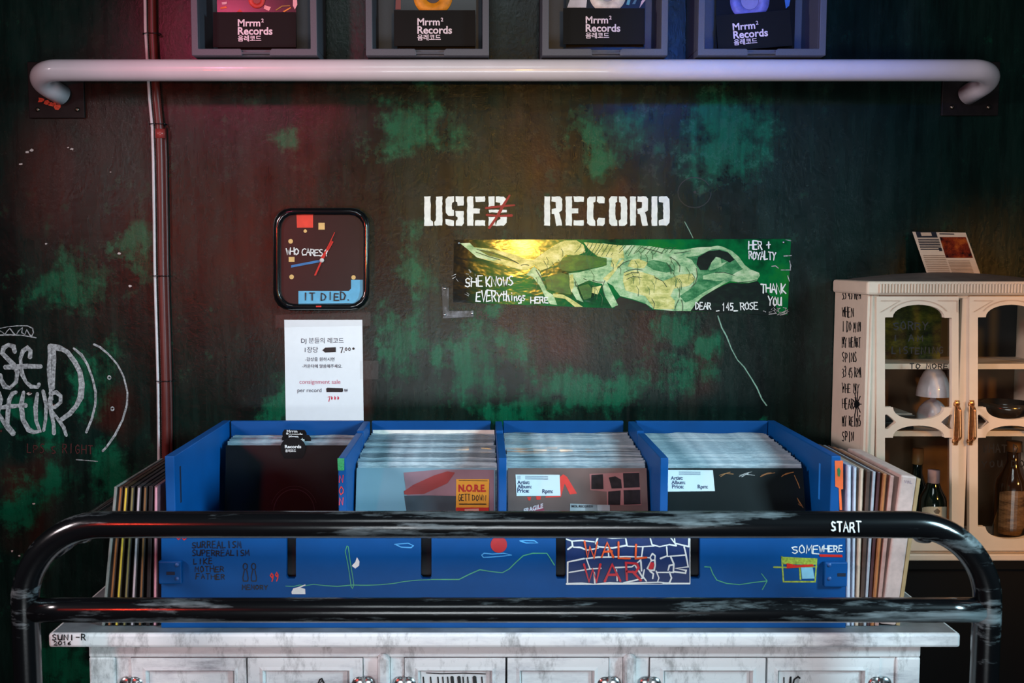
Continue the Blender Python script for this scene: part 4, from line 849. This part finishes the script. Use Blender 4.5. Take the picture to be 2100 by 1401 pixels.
for y in (969.5, 972.5, 975): mb.ribbon([(1081, y), (1128, y + .6)], .9, d_); mb.ribbon([(1064, y), (1071, y)], .8, d_)
obj('label_print', mb, M('label_ink', (34, 52, 92), .5), lb)
tp = obj('fragile_tape', MB().poly(q8('1440,760 1630,700 1650,740 1670,900 1480,900'), b_), M('tape_maroon', (150, 56, 76), .4), o)
mb = MB(); dd = mp(.0036); t2 = lambda u, v: dd(u, v - (u - 1085) * .27); type_on(mb, 'FRAGILE', 1077, 1041, 40, t2, .04, height=9); obj('tape_lettering', mb, M('tape_white', (220, 200, 206), .4), tp)
l2 = obj('address_label', MB().poly(q8('1850,690 2060,698 2060,790 1845,780'), b_).poly(q9('90,696 282,700 282,790 90,790'), b_), M('label_grey', (150, 160, 166), .5), o)
mb = MB(); type_on(mb, 'MOL RECORDS', 1176, 1031.5, 44, mp(.0036), .03); obj('address_print', mb, mInk, l2)
outer(o)
o, mp = front(3, 'record', 'black record cover with small orange marks and a white price label', M('black_cover', (12, 18, 20), .4, vary=.3, scale=6, spec=.2))
a_, b_, d_ = mp(.0028), mp(.0034), mp(.0038)
mb = MB()
for s_ in ('1060,480 1110,465 1175,470', '1070,490 1120,462 1150,455', '1390,490 1440,470 1510,460', '1400,480 1450,462 1480,460', '1560,490 1600,465 1660,455', '1570,480 1640,460', '1665,480 1680,520 1700,575', '1672,500 1690,540 1700,580', '1675,655 1690,690 1718,730', '1680,700 1700,715', '1678,660 1710,715'): mb.ribbon(q9(s_), 1.3, a_, r)
obj('orange_marks', mb, M('mark_orange', (150, 100, 52), .4), o)
mb = MB()
for s_ in ('1220,490 1270,465 1325,452', '1225,480 1260,470 1345,480', '1240,492 1300,460'): mb.ribbon(q9(s_), 1.3, a_, r)
obj('white_marks', mb, mChalk, o)
lb = obj('price_label', MB().poly(q9('640,438 1010,440 1018,602 640,606'), b_), M('label_white', (214, 224, 230)), o)
mb = MB(); type_on(mb, 'Artist:', 1358, 977, 26, d_, .03); type_on(mb, 'Album:', 1359, 986, 30, d_, .03); type_on(mb, 'Price:', 1360, 995, 25, d_, .03); type_on(mb, 'Rpm:', 1415, 995, 22, d_, .03)
for y in (961, 963.5, 966): mb.ribbon([(1376, y), (1422, y + .4)], .9, d_)
obj('label_print', mb, M('label_ink', (34, 52, 92)), lb)
outer(o)
# round shop tags clipped on the sleeves of the first compartment
xm, y0, lean0 = FRONT[0]
for i, (px, py, wd, off) in enumerate(((601, 918, 52, -.012), (608, 900, 60, .024), (604, 890, 50, .052))):
    Yt = y0 + .045 + off; c_ = P(px, py, Yt); k = Yt / F
    o = thing('round_tag', c_, ['lowest black round shop tag clipped to the front black record', 'middle black round shop tag standing among the first compartment sleeves', 'rearmost black round shop tag among the first compartment sleeves'][i], 'tag', 'black round shop tags')
    pts = arc(0, 0, wd / 2, wd * .42, 180, 360, 12) + [(wd / 2 - 2, wd * .25), (wd * .3, wd * .55), (-wd * .3, wd * .55), (-wd / 2 + 2, wd * .25)]
    if i: pts = [(-wd * .42, -9), (wd * .42, -8), (wd * .5, -2), (wd * .5, 40), (-wd * .5, 40), (-wd * .5, -3)]
    obj('disc', MB().slab([c_ + Vector((a * k, 0, -b * k)) for a, b in pts], (0, 1, 0), .0012), mCard, o)
    mb = MB(); tmap = lambda u, v: c_ + Vector((u * k, -.0008, -v * k))
    type_on(mb, 'Records', -17, [1, 5, 4][i], 34, tmap, .03, height=6.5); type_on(mb, ['음레코드', 'Mrrm', 'Mrrm'][i], -16, [9, -2, -3][i], [22, 20, 22][i], tmap, .02, height=5.5)
    obj('tag_lettering', mb, mWhitePen, o)

# records standing beside the bin: spine towards the viewer
def side_record(name, label, xb, xt, zt, col, th, group, y0=None, cover=None, hh=None, spine=None):
    """xb / xt: spine centre at the foot / head, in the world"""
    y0 = YB + .012 if y0 is None else y0
    h = hh or .312; dx = xt - xb; ang = math.atan2(dx, h)
    o = thing(name, (xb, y0, TZ + .0005 + abs(math.sin(ang)) * th / 2), label, 'record', group); ROOT[o.name] = Vector((0, 0, 0)); o.rotation_euler = (0, ang, 0)
    mat = M('spine_' + '_'.join(map(str, col)), col, .45, vary=.2, scale=50)
    obj('sleeve', MB().box(-th / 2, th / 2, 0, .312, 0, h), mat, o, bevel=min(.0012, th * .3))
    if spine: tag(obj('spine_edge', MB().box(-th * .22, th * .22, -.0006, .002, .002, h - .003), M('spine_' + '_'.join(map(str, spine)), spine, .4), o), None)
    return o
LEFT = [('record in a clear plastic sleeve, leftmost of the records left of the bin', (120, 122, 118), .006, None), ('record with an orange brown spine, left of the bin beside the clear sleeve', (58, 36, 28), .0075, (150, 92, 50)), ('dark record with a yellow spine left of the blue bin', (48, 36, 20), .0085, (206, 176, 60)),
        ('black record with a thin olive spine left of the bin', (26, 24, 24), .008, (120, 112, 70)), ('record with a white spine in the middle of the left outside stack', (40, 36, 38), .009, (176, 166, 172)), ('black record with a gold edge left of the bin', (24, 22, 22), .008, (120, 84, 50)),
        ('plain black record left of the bin beside the pink one', (22, 16, 18), .0085, None), ('record with a pink spine nearest the bin on its left', (96, 66, 74), .0085, (206, 150, 166))]
xb = XA - .0045; LB = []
pos_b = [211, 224, 239, 255, 271, 287, 303, 318]; pos_t = [236, 247, 258, 271, 284, 297, 308, 319]
for (lab, col, th, spn), pb, ptp in zip(LEFT, pos_b, pos_t):
    yb_ = YB + .012
    side_record('record', lab, P(pb, 1285, yb_).x, P(ptp + 1, 978, yb_).x, None, col, th, None, yb_, spine=spn, hh=.307)
RIGHT = [('record with a white spine, first right of the bin', (176, 176, 196), .0085, (206, 206, 220)), ('record with a pale grey spine, second right of the bin', (150, 152, 168), .007, (196, 200, 214)), ('record with a cream and orange spine, third right of the bin', (176, 150, 130), .008, (210, 180, 160)), ('record with a dark brown spotted spine right of the bin', (74, 52, 44), .008, None), ('record with a thin white spine beside the brown spotted one', (160, 160, 168), .006, None),
         ('thin dark maroon record right of the bin', (70, 34, 36), .006, None), ('record with an orange brown spine right of the bin', (150, 92, 56), .008, (176, 106, 60)), ('record with a pinkish tan spine beside the thick cream box set', (176, 132, 122), .0085, None)]
pb_ = [1740, 1749, 1757.5, 1766.5, 1774.5, 1781.5, 1789.5, 1799]; pt_ = [1741, 1753, 1767, 1781, 1793, 1803, 1815, 1830]; tp_ = [955, 958, 962, 966, 968, 969, 972, 976]
for (lab, col, th, spn), b_, t_, y_ in zip(RIGHT, pb_, pt_, tp_):
    yb_ = YB + .012
    side_record('record', lab, P(b_, 1262, yb_).x, P(t_, 975, yb_).x, None, col, th, None, yb_, spine=spn, hh=P(1800, y_, yb_).z - TZ)
bxs = thing('box_set', (P(1815, 1262, YB).x, YB + .012, TZ + .0045), 'thick cream record box set at the right end beyond the tan record', 'box set'); ROOT[bxs.name] = Vector((0, 0, 0)); bxs.rotation_euler = (0, math.radians(6.0), 0)
h_ = P(1850, 980, YB).z - TZ
obj('slipcase', MB().box(-.005, .030, 0, .312, 0, h_), M('cream_card', (196, 168, 160), .6, vary=.12, scale=60, bmp=.2), bxs, bevel=.004)
obj('inner_sleeve', MB().box(.0305, .039, .002, .312, 0, h_ - .004), M('tan_card', (166, 136, 96), .6), bxs, bevel=.001)
mb = MB(); hand(mb, 'VOL', .004, -h_ + .016, .006, .004, .006, .0008, lambda u, v: Vector((u, -.0007, -v)), 2); obj('faint_print', mb, M('faint_violet', (150, 130, 150), .6), bxs)

# ================================================================== BLACK TUBULAR FRAME
mTube = worn_mat('worn_black_paint', (9, 10, 12), (112, 124, 128), (1.6, 8, 13), .55, .66, .17, .6)
YK = 1.85; KR = .0255
zt = P(1000, 1076, YK).z; zm = P(1000, 1251, YK).z
xlp = P(54, 1300, YK).x; xrp = P(2022, 1300, YK).x
fr = thing('tubular_frame', ((xlp + xrp) / 2, YK, 0), 'black tubular metal frame with worn paint standing in front of the sideboard', 'frame')
loop = fillet([(xlp, YK, 0), (xlp, YK, zt), (xrp, YK, zt), (xrp, YK, 0)], .152, 16)
obj('front_loop', MB().tube(chop(loop, .06), KR, 28), mTube, fr)
obj('cross_bar', MB().tube(chop([(xlp + .012, YK, zm), (xrp - .012, YK, zm)], .06), .0235, 28), mTube, fr)
for x, z in ((P(102, 1128, YK).x, P(102, 1128, YK).z),):
    obj('side_tube', MB().tube(chop(fillet([(x, YK + .005, z), (x, sb_back + .05, z), (x, sb_back + .05, 0)], .05), .06), .0215, 20), mTube, fr)
for px in (166, 1897):
    q = P(px, 1100, YK); obj('weld_bracket', MB().lathe([(.0001, -.012), (.014, -.012), (.021, -.004), (.021, .006)], (q.x, YK + .008, q.z), 20), mTube, fr)
q = lambda u, v: (lambda a: Vector((P(u, 1076, YK).x, YK - (KR + .0022) * math.cos(a), zt + (KR + .0022) * math.sin(a))))((1076 - v) / F * YK / KR)
mb = MB(); hand(mb, 'START', 1694, 1082, 19, 9.5, 12.8, 2.7, q, 4, rise=.02); tag(obj('white_lettering', mb, mWhitePen, fr), 'white handwritten word START')

# ================================================================== CHINA CABINET ON ITS STAND
YG = 2.45
mCab = M('cream_cabinet_paint', (214, 196, 176), .45, vary=.04, scale=20)
gx = lambda px: P(px, 850, YG).x
XC0, XC1 = gx(1772), gx(2183); zc1 = P(1900, 605, YG).z; zc0 = P(1900, 1132, YG).z; zbs = P(1900, 1149, YG).z; YGB = YW - .005
sd = thing('stand', (1.35, 2.57, 0), 'dark wooden stand under the cream display cabinet', 'stand')
obj('stand_top', MB().box(XC0, XC1 + .05, YG - .0, YW - .002, zbs - .025, zbs), M('dark_stand_wood', (7, 6, 6), .6, spec=.2), sd, bevel=.002)
obj('stand_body', MB().box(XC0 - .0, XC1 + .03, YG + .02, YW - .004, 0, zbs - .025), M('dark_stand_wood', (20, 16, 15)), sd)
cb = thing('display_cabinet', ((XC0 + XC1) / 2, YG + .1, zbs), 'cream two-door glass display cabinet with arched openings and written side', 'cabinet')
mb = MB(); mb.box(XC0, XC0 + .012, YG + .02, YGB, zbs + .018, zc1); mb.box(XC1 - .012, XC1, YG + .02, YGB, zbs + .018, zc1); mb.box(XC0 + .012, XC1 - .012, YGB - .008, YGB, zbs + .018, zc1); mb.box(XC0 + .012, XC1 - .012, YG + .02, YGB - .008, zc1 - .012, zc1)
obj('carcass', mb, mCab, cb)
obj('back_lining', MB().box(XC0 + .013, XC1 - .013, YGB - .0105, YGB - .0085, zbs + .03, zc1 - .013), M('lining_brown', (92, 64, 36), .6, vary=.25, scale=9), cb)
mb = MB(); mb.box(XC0 - .004, XC1 + .004, YG - .008, YGB, zbs, zbs + .018); obj('plinth', mb, mCab, cb, bevel=.004)
# corner posts and centre stile
mb = MB(); mb.box(XC0, gx(1796), YG, YG + .02, zbs + .018, zc1); mb.box(gx(2160), XC1, YG, YG + .02, zbs + .018, zc1); mb.box(gx(1797), gx(2159), YG + .004, YG + .02, zbs + .018, zc0)
mb.box(gx(1797), gx(2159), YG + .004, YG + .02, P(1900, 612, YG).z, zc1); mb.box(gx(1967), gx(1989), YG + .006, YG + .02, zc0, zc1)
obj('face_frame', mb, mCab, cb, bevel=.003)
obj('corner_bead', MB().tube([(gx(1781), YG, zbs + .018), (gx(1781), YG, zc1)], .004, 10), mCab, cb)
# cornice with dentils, crowned top
zk = P(1900, 577, YG - .015).z
mb = MB(); n = 16; topv = []
XCa, XCb = XC0 - .008, XC1 + .008
mb.box(XCa, XCb, YG - .014, YGB, zc1, zk)
obj('cornice', mb, mCab, cb, bevel=.006)
mb = MB()
N = 62
for i in range(N):
    x = XCa + .03 + (XCb - XCa - .04) * i / N; mb.box(x, x + .0042, YG - .0185, YG - .0135, zc1 + .005, zk - .006)
obj('dentil_moulding', mb, mCab, cb, bevel=.001)
mb = MB(); nx, ny = 24, 8; vs = []
for j in range(ny + 1):
    for i in range(nx + 1):
        u = i / nx; v = j / ny; vs.append((XCa + .004 + (XCb - XCa - .008) * u, YG - .008 + (YGB - YG + .006) * v, zk - .004 + .024 * math.sin(math.pi * u) ** .7 * math.sin(math.pi * min(1, v * .75))))
mb.add(vs, [(j * (nx + 1) + i, j * (nx + 1) + i + 1, (j + 1) * (nx + 1) + i + 1, (j + 1) * (nx + 1) + i) for j in range(ny) for i in range(nx)], True)
obj('crowned_top', mb, M('dusty_top', (96, 88, 82), .6, vary=.2, scale=30), cb)
# writing on the side
SM = lambda u, v: PXp(u, v, XC0 - .0008)
mb = MB()
SIDE = (('33 45', 'RPM', 614), ('WHEN', '', 650), ('I DO', 'MIN', 680), ('MY', 'HEART', 712), ('SPINS', '', 742), ('33 45', 'RPM', 774), ('WHE', 'MY', 806), ('HEART', '', 838), ('MY', 'REINS', 874), ('SPIN', '', 905))
for i, (a, b, y) in enumerate(SIDE):
    s_ = (a + ' ' + b).strip(); n = len(s_.replace(' ', '')) + s_.count(' ') * .8; pt = min(6.2, 39 / n); hand(mb, s_, 1727, y, 20, pt * .72, pt, 1.6, SM, i + 3)
for a in range(9): mb.ribbon([(1757, 829), (1757 + 9 * math.cos(a * .7), 829 + 26 * math.sin(a * .7))], 1.8, SM)
mb.disc((1757, 829), 6, SM)
obj('side_lettering', mb, mBlackPen, cb)
# doors
def cd2(s, dx=0, fl=None):
    o = []
    for p in s.split():
        a, b = map(float, p.split(',')); x = 1780 + a / 4.669; 
        if fl: x = 2 * fl - x
        o.append((x + dx, 600 + b / 4.669))
    return o
def door_poly(dx):
    up = [(1815, 651), (1831, 651)] + [(1884 - 53 * math.cos(t), 652 - 27 * math.sin(t) ** .9) for t in [math.pi * k / 14 for k in range(1, 14)]] + [(1937, 652), (1952, 652), (1952, 836), (1936, 836)] + [(1884 + 52 * math.cos(t), 836 + 25 * math.sin(t) ** .85) for t in [math.pi * k / 14 for k in range(1, 14)]] + [(1831, 835), (1815, 835)]
    tl = [(1815, 851), (1819, 850), (1828, 857), (1838, 866), (1829, 873), (1821, 880), (1815, 880)]
    tr = [(2 * 1884 - x, y) for x, y in reversed(tl)]
    lw = [(1815, 898), (1831, 898)] + [(1884 - 53 * math.cos(t), 898 - 25 * math.sin(t) ** .85) for t in [math.pi * k / 14 for k in range(1, 14)]] + [(1937, 898), (1952, 898), (1952, 1080), (1938, 1080)] + [(1884 + 53 * math.cos(t), 1080 + 26 * math.sin(t) ** .85) for t in [math.pi * k / 14 for k in range(1, 14)]] + [(1830, 1080), (1815, 1080)]
    f = lambda L: [(x + dx, y) for x, y in L]
    return f([(1797.5, 608), (1966, 608), (1966, 1130), (1797.5, 1130)]), [f(up), f(tl), f(tr), f(lw)], f(up), f(lw)
for k, dx in ((0, 0), (1, 190.5)):
    outl, holes, up, lw = door_poly(dx)
    mb = MB(); plate(mb, outl, holes, lambda u, v, d: P(u, v, YG - .004) + Vector((0, d, 0)), .014)
    dr = obj('door', mb, mCab, cb, bevel=.0025)
    t = MB()
    for s_ in ((600, 800), (1200, 1400)):
        x0_ = 1690 + s_[0] * .1952 + dx; x1_ = 1690 + s_[1] * .1952 + dx; 
        t.ribbon([(x0_, 617), (x1_, 617), (x1_ if s_[0] > 900 else x0_, 640)], 1.6, lambda u, v: P(u, v, YG - .0056))
    t.ribbon([(1884 + dx - 62 * math.cos(a), 652 - 36 * math.sin(a)) for a in [math.pi * j / 16 for j in range(2, 15)]], 1.6, lambda u, v: P(u, v, YG - .0056))
    obj('carved_moulding', t, M('carving_shade', (186, 160, 140), .5), dr)
    obj('glass', MB().poly([(1800 + dx, 612), (1964 + dx, 612), (1964 + dx, 1126), (1800 + dx, 1126)], ymap(YG + .007)), glassy('cabinet_glass', (.94, .95, .93)), dr)
    hx = (1962, 1992)[k]; a = P(hx, 829, YG - .004); b = P(hx, 905, YG - .004)
    mbrass = M('aged_brass', (186, 130, 84), .3, .9, vary=.25, scale=120)
    hd = MB().tube(fillet([(a.x, YG - .004, a.z), (a.x, YG - .022, a.z - .012), (b.x, YG - .022, b.z + .012), (b.x, YG - .004, b.z)], .006, 5), .0038, 10)
    h = obj('handle', hd, mbrass, dr)
    pl_ = MB()
    for z in (a.z, b.z): pl_.lathe([(.0085, 0), (.007, .003), (.0001, .0035)], (a.x, YG - .004, z), 14, 'y')
    pl_.box(a.x - .006, a.x + .006, YG - .0065, YG - .004, b.z - .01, a.z + .01); obj('handle_plate', pl_, mbrass, h, bevel=.001)
    mb = MB(); GM = ymap(YG + .0062)
    if k == 0:
        hand(mb, 'SORRY', 1832, 676, 15, 11, 15, 2.4, GM, 3); hand(mb, 'I AM', 1831, 700, 13, 11, 18, 2.4, GM, 4); hand(mb, 'LISTENING', 1829, 725, 13, 9, 12, 2.4, GM, 5); hand(mb, 'TO MORE', 1866, 756, 10, 9, 12, 2.4, GM, 6)
    else:
        hand(mb, 'WHAT DID', 2016, 928, 16, 9, 13, 2.4, GM, 7); hand(mb, 'YOU DO', 2014, 958, 13, 9, 16, 2.4, GM, 8)
    obj('glass_lettering', mb, mBlackPen, dr)
# shelves
zs1 = P(1884, 746, YG + .03).z; zs2 = P(1884, 884, YG + .03).z
for z in (zs1, zs2): obj('shelf', MB().box(XC0 + .013, XC1 - .013, YG + .03, YGB - .011, z - .014, z), mCab, cb, bevel=.001)
zfl = zbs + .018
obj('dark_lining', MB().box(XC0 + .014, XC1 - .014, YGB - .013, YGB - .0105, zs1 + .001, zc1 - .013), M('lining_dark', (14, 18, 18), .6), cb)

# things inside the cabinet
zb = zs2 + .0005
lx = P(1913, 830, 2.56).x
la = thing('table_lamp', (lx, 2.56, zb), 'white mushroom table lamp behind the left cabinet door', 'lamp')
ks = 2.56 / F * .985
zsh = P(1913, 812, 2.56).z
mb = MB().lathe([(34 * ks, 0), (34 * ks, .001), (32 * ks, .022), (27 * ks, .044), (20 * ks, .062), (12 * ks, .072), (.0001, .0745), (.0001, .072), (11 * ks, .0695), (19 * ks, .0595), (26 * ks, .042), (33 * ks, .001), (34 * ks, 0)], (lx, 2.56, zsh), 36)
mLamp = M('white_opal', (228, 228, 234), .25, coat=.3)
obj('lamp_shade', mb, mLamp, la)
mb = MB().lathe([(.0001, 0), (.032, 0), (.038, .012), (.038, .03), (.032, .048), (.02, .062), (.007, .07), (.005, zsh + .03 - zb), (.0001, zsh + .03 - zb)], (lx, 2.56, zb), 30); obj('lamp_base', mb, mLamp, la)
xx = P(1815, 820, 2.55).x
y = zb
for i, (c, th, wd, lab) in enumerate((((22, 24, 26), .014, .062, 'lowest black case in the stack beside the mushroom lamp'), ((96, 112, 118), .006, .060, 'thin grey case in the middle of the stack beside the lamp'), ((16, 22, 26), .017, .066, 'black case with an orange title in the stack beside the lamp'), ((150, 150, 146), .004, .058, 'thin pale booklet on top of the stack beside the lamp'))):
    o = thing('disc_case', (xx, 2.55, y), lab, 'case', 'cases stacked beside the lamp'); obj('case', MB().box(xx - .02, xx + wd - .012, 2.49, 2.60, y, y + th), M('case_%d' % c[0], c, .35), o, bevel=.001)
    if i == 2:
        mb = MB(); z_ = y; type_on(mb, 'UNION SQUARE', xx + .004, z_ + .005, .034, lambda u, v: Vector((u, 2.4893, v)), .02, down=False); obj('case_title', mb, M('title_orange', (206, 140, 60), .4), o)
    y += th + .0004
tagc = lambda o, l, c, g=None: tag(o, l, c, g)
gr = thing('glass_bowl', (P(2060, 860, 2.56).x, 2.56, zb), 'dark shallow bowl behind the right cabinet door', 'bowl')
obj('bowl', MB().lathe([(.0001, .003), (.03, .003), (.034, 0), (.05, .012), (.066, .046), (.068, .062), (.065, .062), (.062, .046), (.046, .016), (.0001, .008)], (P(2060, 860, 2.56).x, 2.56, zb), 36), M('bowl_smoke', (46, 40, 34), .2, coat=.4), gr)
up_z = zs1 + .0005
pc = thing('plant_print', (P(1850, 700, 2.6).x, 2.6, up_z), 'framed green leafy picture standing on the upper cabinet shelf', 'picture')
a = P(1808, 735, 2.6); b = P(1930, 660, 2.6)
obj('picture_board', MB().box(a.x, b.x, 2.598, 2.604, up_z, P(1850, 618, 2.6).z), art('leafy_print', (10, 16, 10), (52, 62, 18), (96, 102, 30), (5, 1, 8)), pc)
def bottle(x, Y, z, H, R, label, glass, cap, capn, lab=None, neck=.42):
    o = thing('bottle', (x, Y, z), label, 'bottle')
    b0 = H * (1 - neck)
    mb = MB().lathe([(.0001, .002), (R * .85, 0), (R, .006), (R, b0 * .86), (R * .92, b0 * .95), (R * .62, b0 * 1.08), (R * .4, b0 * 1.22), (R * .36, H * .97), (.0001, H * .97)], (x, Y, z), 32); obj('bottle_glass', mb, glass, o)
    obj('cap', MB().lathe([(R * .42, H * capn), (R * .44, H * capn + .001), (R * .44, H), (.0001, H)], (x, Y, z), 24), cap, o)
    if lab:
        z0, z1_, m_ = lab; vs = []; n = 14
        for i in range(n + 1):
            a = math.radians(-70 + 140 * i / n); vs += [(x + (R + .0006) * math.sin(a), Y - (R + .0006) * math.cos(a), z + z0), (x + (R + .0006) * math.sin(a), Y - (R + .0006) * math.cos(a), z + z1_ - (.008 * (abs(i - n / 2) / (n / 2)) ** 3))]
        l_ = obj('bottle_label', MB().add(vs, [(2 * i, 2 * i + 2, 2 * i + 3, 2 * i + 1) for i in range(n)]), m_, o); return o, l_
    return o, None
gDark = M('dark_bottle_glass', (8, 22, 18), .08, coat=.5); gBrown = M('brown_bottle_glass', (40, 24, 12), .1, coat=.5)
zF = zfl + .0005
x1_, Y1 = P(1914, 1000, 2.51).x, 2.51
h1 = P(1914, 964, Y1).z - zF
o, l_ = bottle(x1_, Y1, zF, h1, 27 * Y1 / F, 'dark green bottle with a white oval label and pale neck wrap', gDark, M('neck_wrap', (178, 150, 156), .5), .82, (.035, P(1914, 1033, Y1).z - zF, M('cream_label', (206, 196, 176), .5)), neck=.3)
lm = lambda u, v: (lambda a: Vector((x1_ + (27 * Y1 / F + .0012) * math.sin(a), Y1 - (27 * Y1 / F + .0012) * math.cos(a), P(1914, v, Y1).z)))((u - 1911) / 27)
obj('crest', MB().poly([(1901, 1042), (1908, 1036), (1914, 1041), (1912, 1047), (1905, 1047)], lm), M('crest_grey', (110, 96, 80), .5), l_)
obj('lemon_print', MB().poly([(1902, 1066), (1908, 1059), (1918, 1057), (1926, 1062), (1926, 1075), (1903, 1075)], lm), M('lemon_yellow', (216, 176, 40), .5), l_)
x2_, Y2 = P(1880, 1000, 2.58).x, 2.58; h2 = P(1880, 920, Y2).z - zF
bottle(x2_, Y2, zF, h2, 25 * Y2 / F, 'tall dark bottle with a tan capsule behind the green one', gDark, M('tan_capsule', (150, 106, 60), .45), .83, None, neck=.4)
x3_, Y3 = P(2076, 1000, 2.54).x, 2.54; h3 = P(2076, 905, Y3).z - zF
bottle(x3_, Y3, zF, h3, 34 * Y3 / F, 'stout brown liquor bottle behind the right cabinet door', gBrown, M('brown_cap', (90, 60, 30), .4), .9, (.03, P(2076, 1000, Y3).z - zF, art('aged_label', (60, 44, 30), (110, 82, 56), (136, 104, 74), (8, 1, 20))), neck=.34)

# leaflet on top of the cabinet, leaning on the wall
YL = 2.60
lf = thing('leaflet', P(1956, 563, YL), 'printed leaflet with a red picture propped on top of the cabinet', 'leaflet')
LM = lambda off: (lambda u, v: (lambda t: P(u, v, YL) + Vector((0, .055 * t - off, 0)))((566 - v) / 92))
L0 = LM(0)
q_ = [(1903, 567), (2012, 567), (2001, 476), (1890, 474)]
obj('sheet', MB().slab([L0(*p) for p in q_], (0, 1, 0), .0015), M('leaflet_paper', (214, 194, 170), .5, vary=.04), lf)
LL = lambda s: [(1690 + float(a) / 5.122, 460 + float(b) / 5.122) for a, b in (p.split(',') for p in s.split())]
obj('red_photo', MB().poly(LL('1300,130 1580,130 1605,352 1320,352'), LM(.0012)), art('leaflet_photo', (30, 14, 14), (120, 40, 20), (170, 84, 30), (10, 1, 10)), lf)
obj('dark_block', MB().poly(LL('1055,72 1272,72 1280,135 1062,135'), LM(.0012)).poly(LL('1262,250 1296,250 1298,280 1266,280'), LM(.0012)), mInk, lf)
obj('pale_title', MB().poly(LL('1105,80 1218,80 1222,116 1110,118'), LM(.0018)), M('title_tan', (200, 176, 150), .5), lf)
mb = MB()
for i in range(7): mb.ribbon(LL('%d,%d %d,%d' % (1066 + i, 155 + i * 18, 1285 + i, 155 + i * 18)), 1.9, LM(.0012))
mb.ribbon(LL('1310,95 1460,98'), 2.2, LM(.0012)); obj('heading_text', mb, mInk, lf)
mb = MB()
for i in range(10): mb.ribbon(LL('%d,%d %d,%d' % (1085 + i * 2, 330 + i * 19, 1310 + i * 2, 330 + i * 19)), 1.2, LM(.0012))
for i in range(9): mb.ribbon(LL('%d,%d %d,%d' % (1335 + i * 2, 385 + i * 15, 1560 + i * 2, 385 + i * 15)), 1.3, LM(.0012))
obj('body_text', mb, M('grey_text', (150, 128, 106), .6), lf)
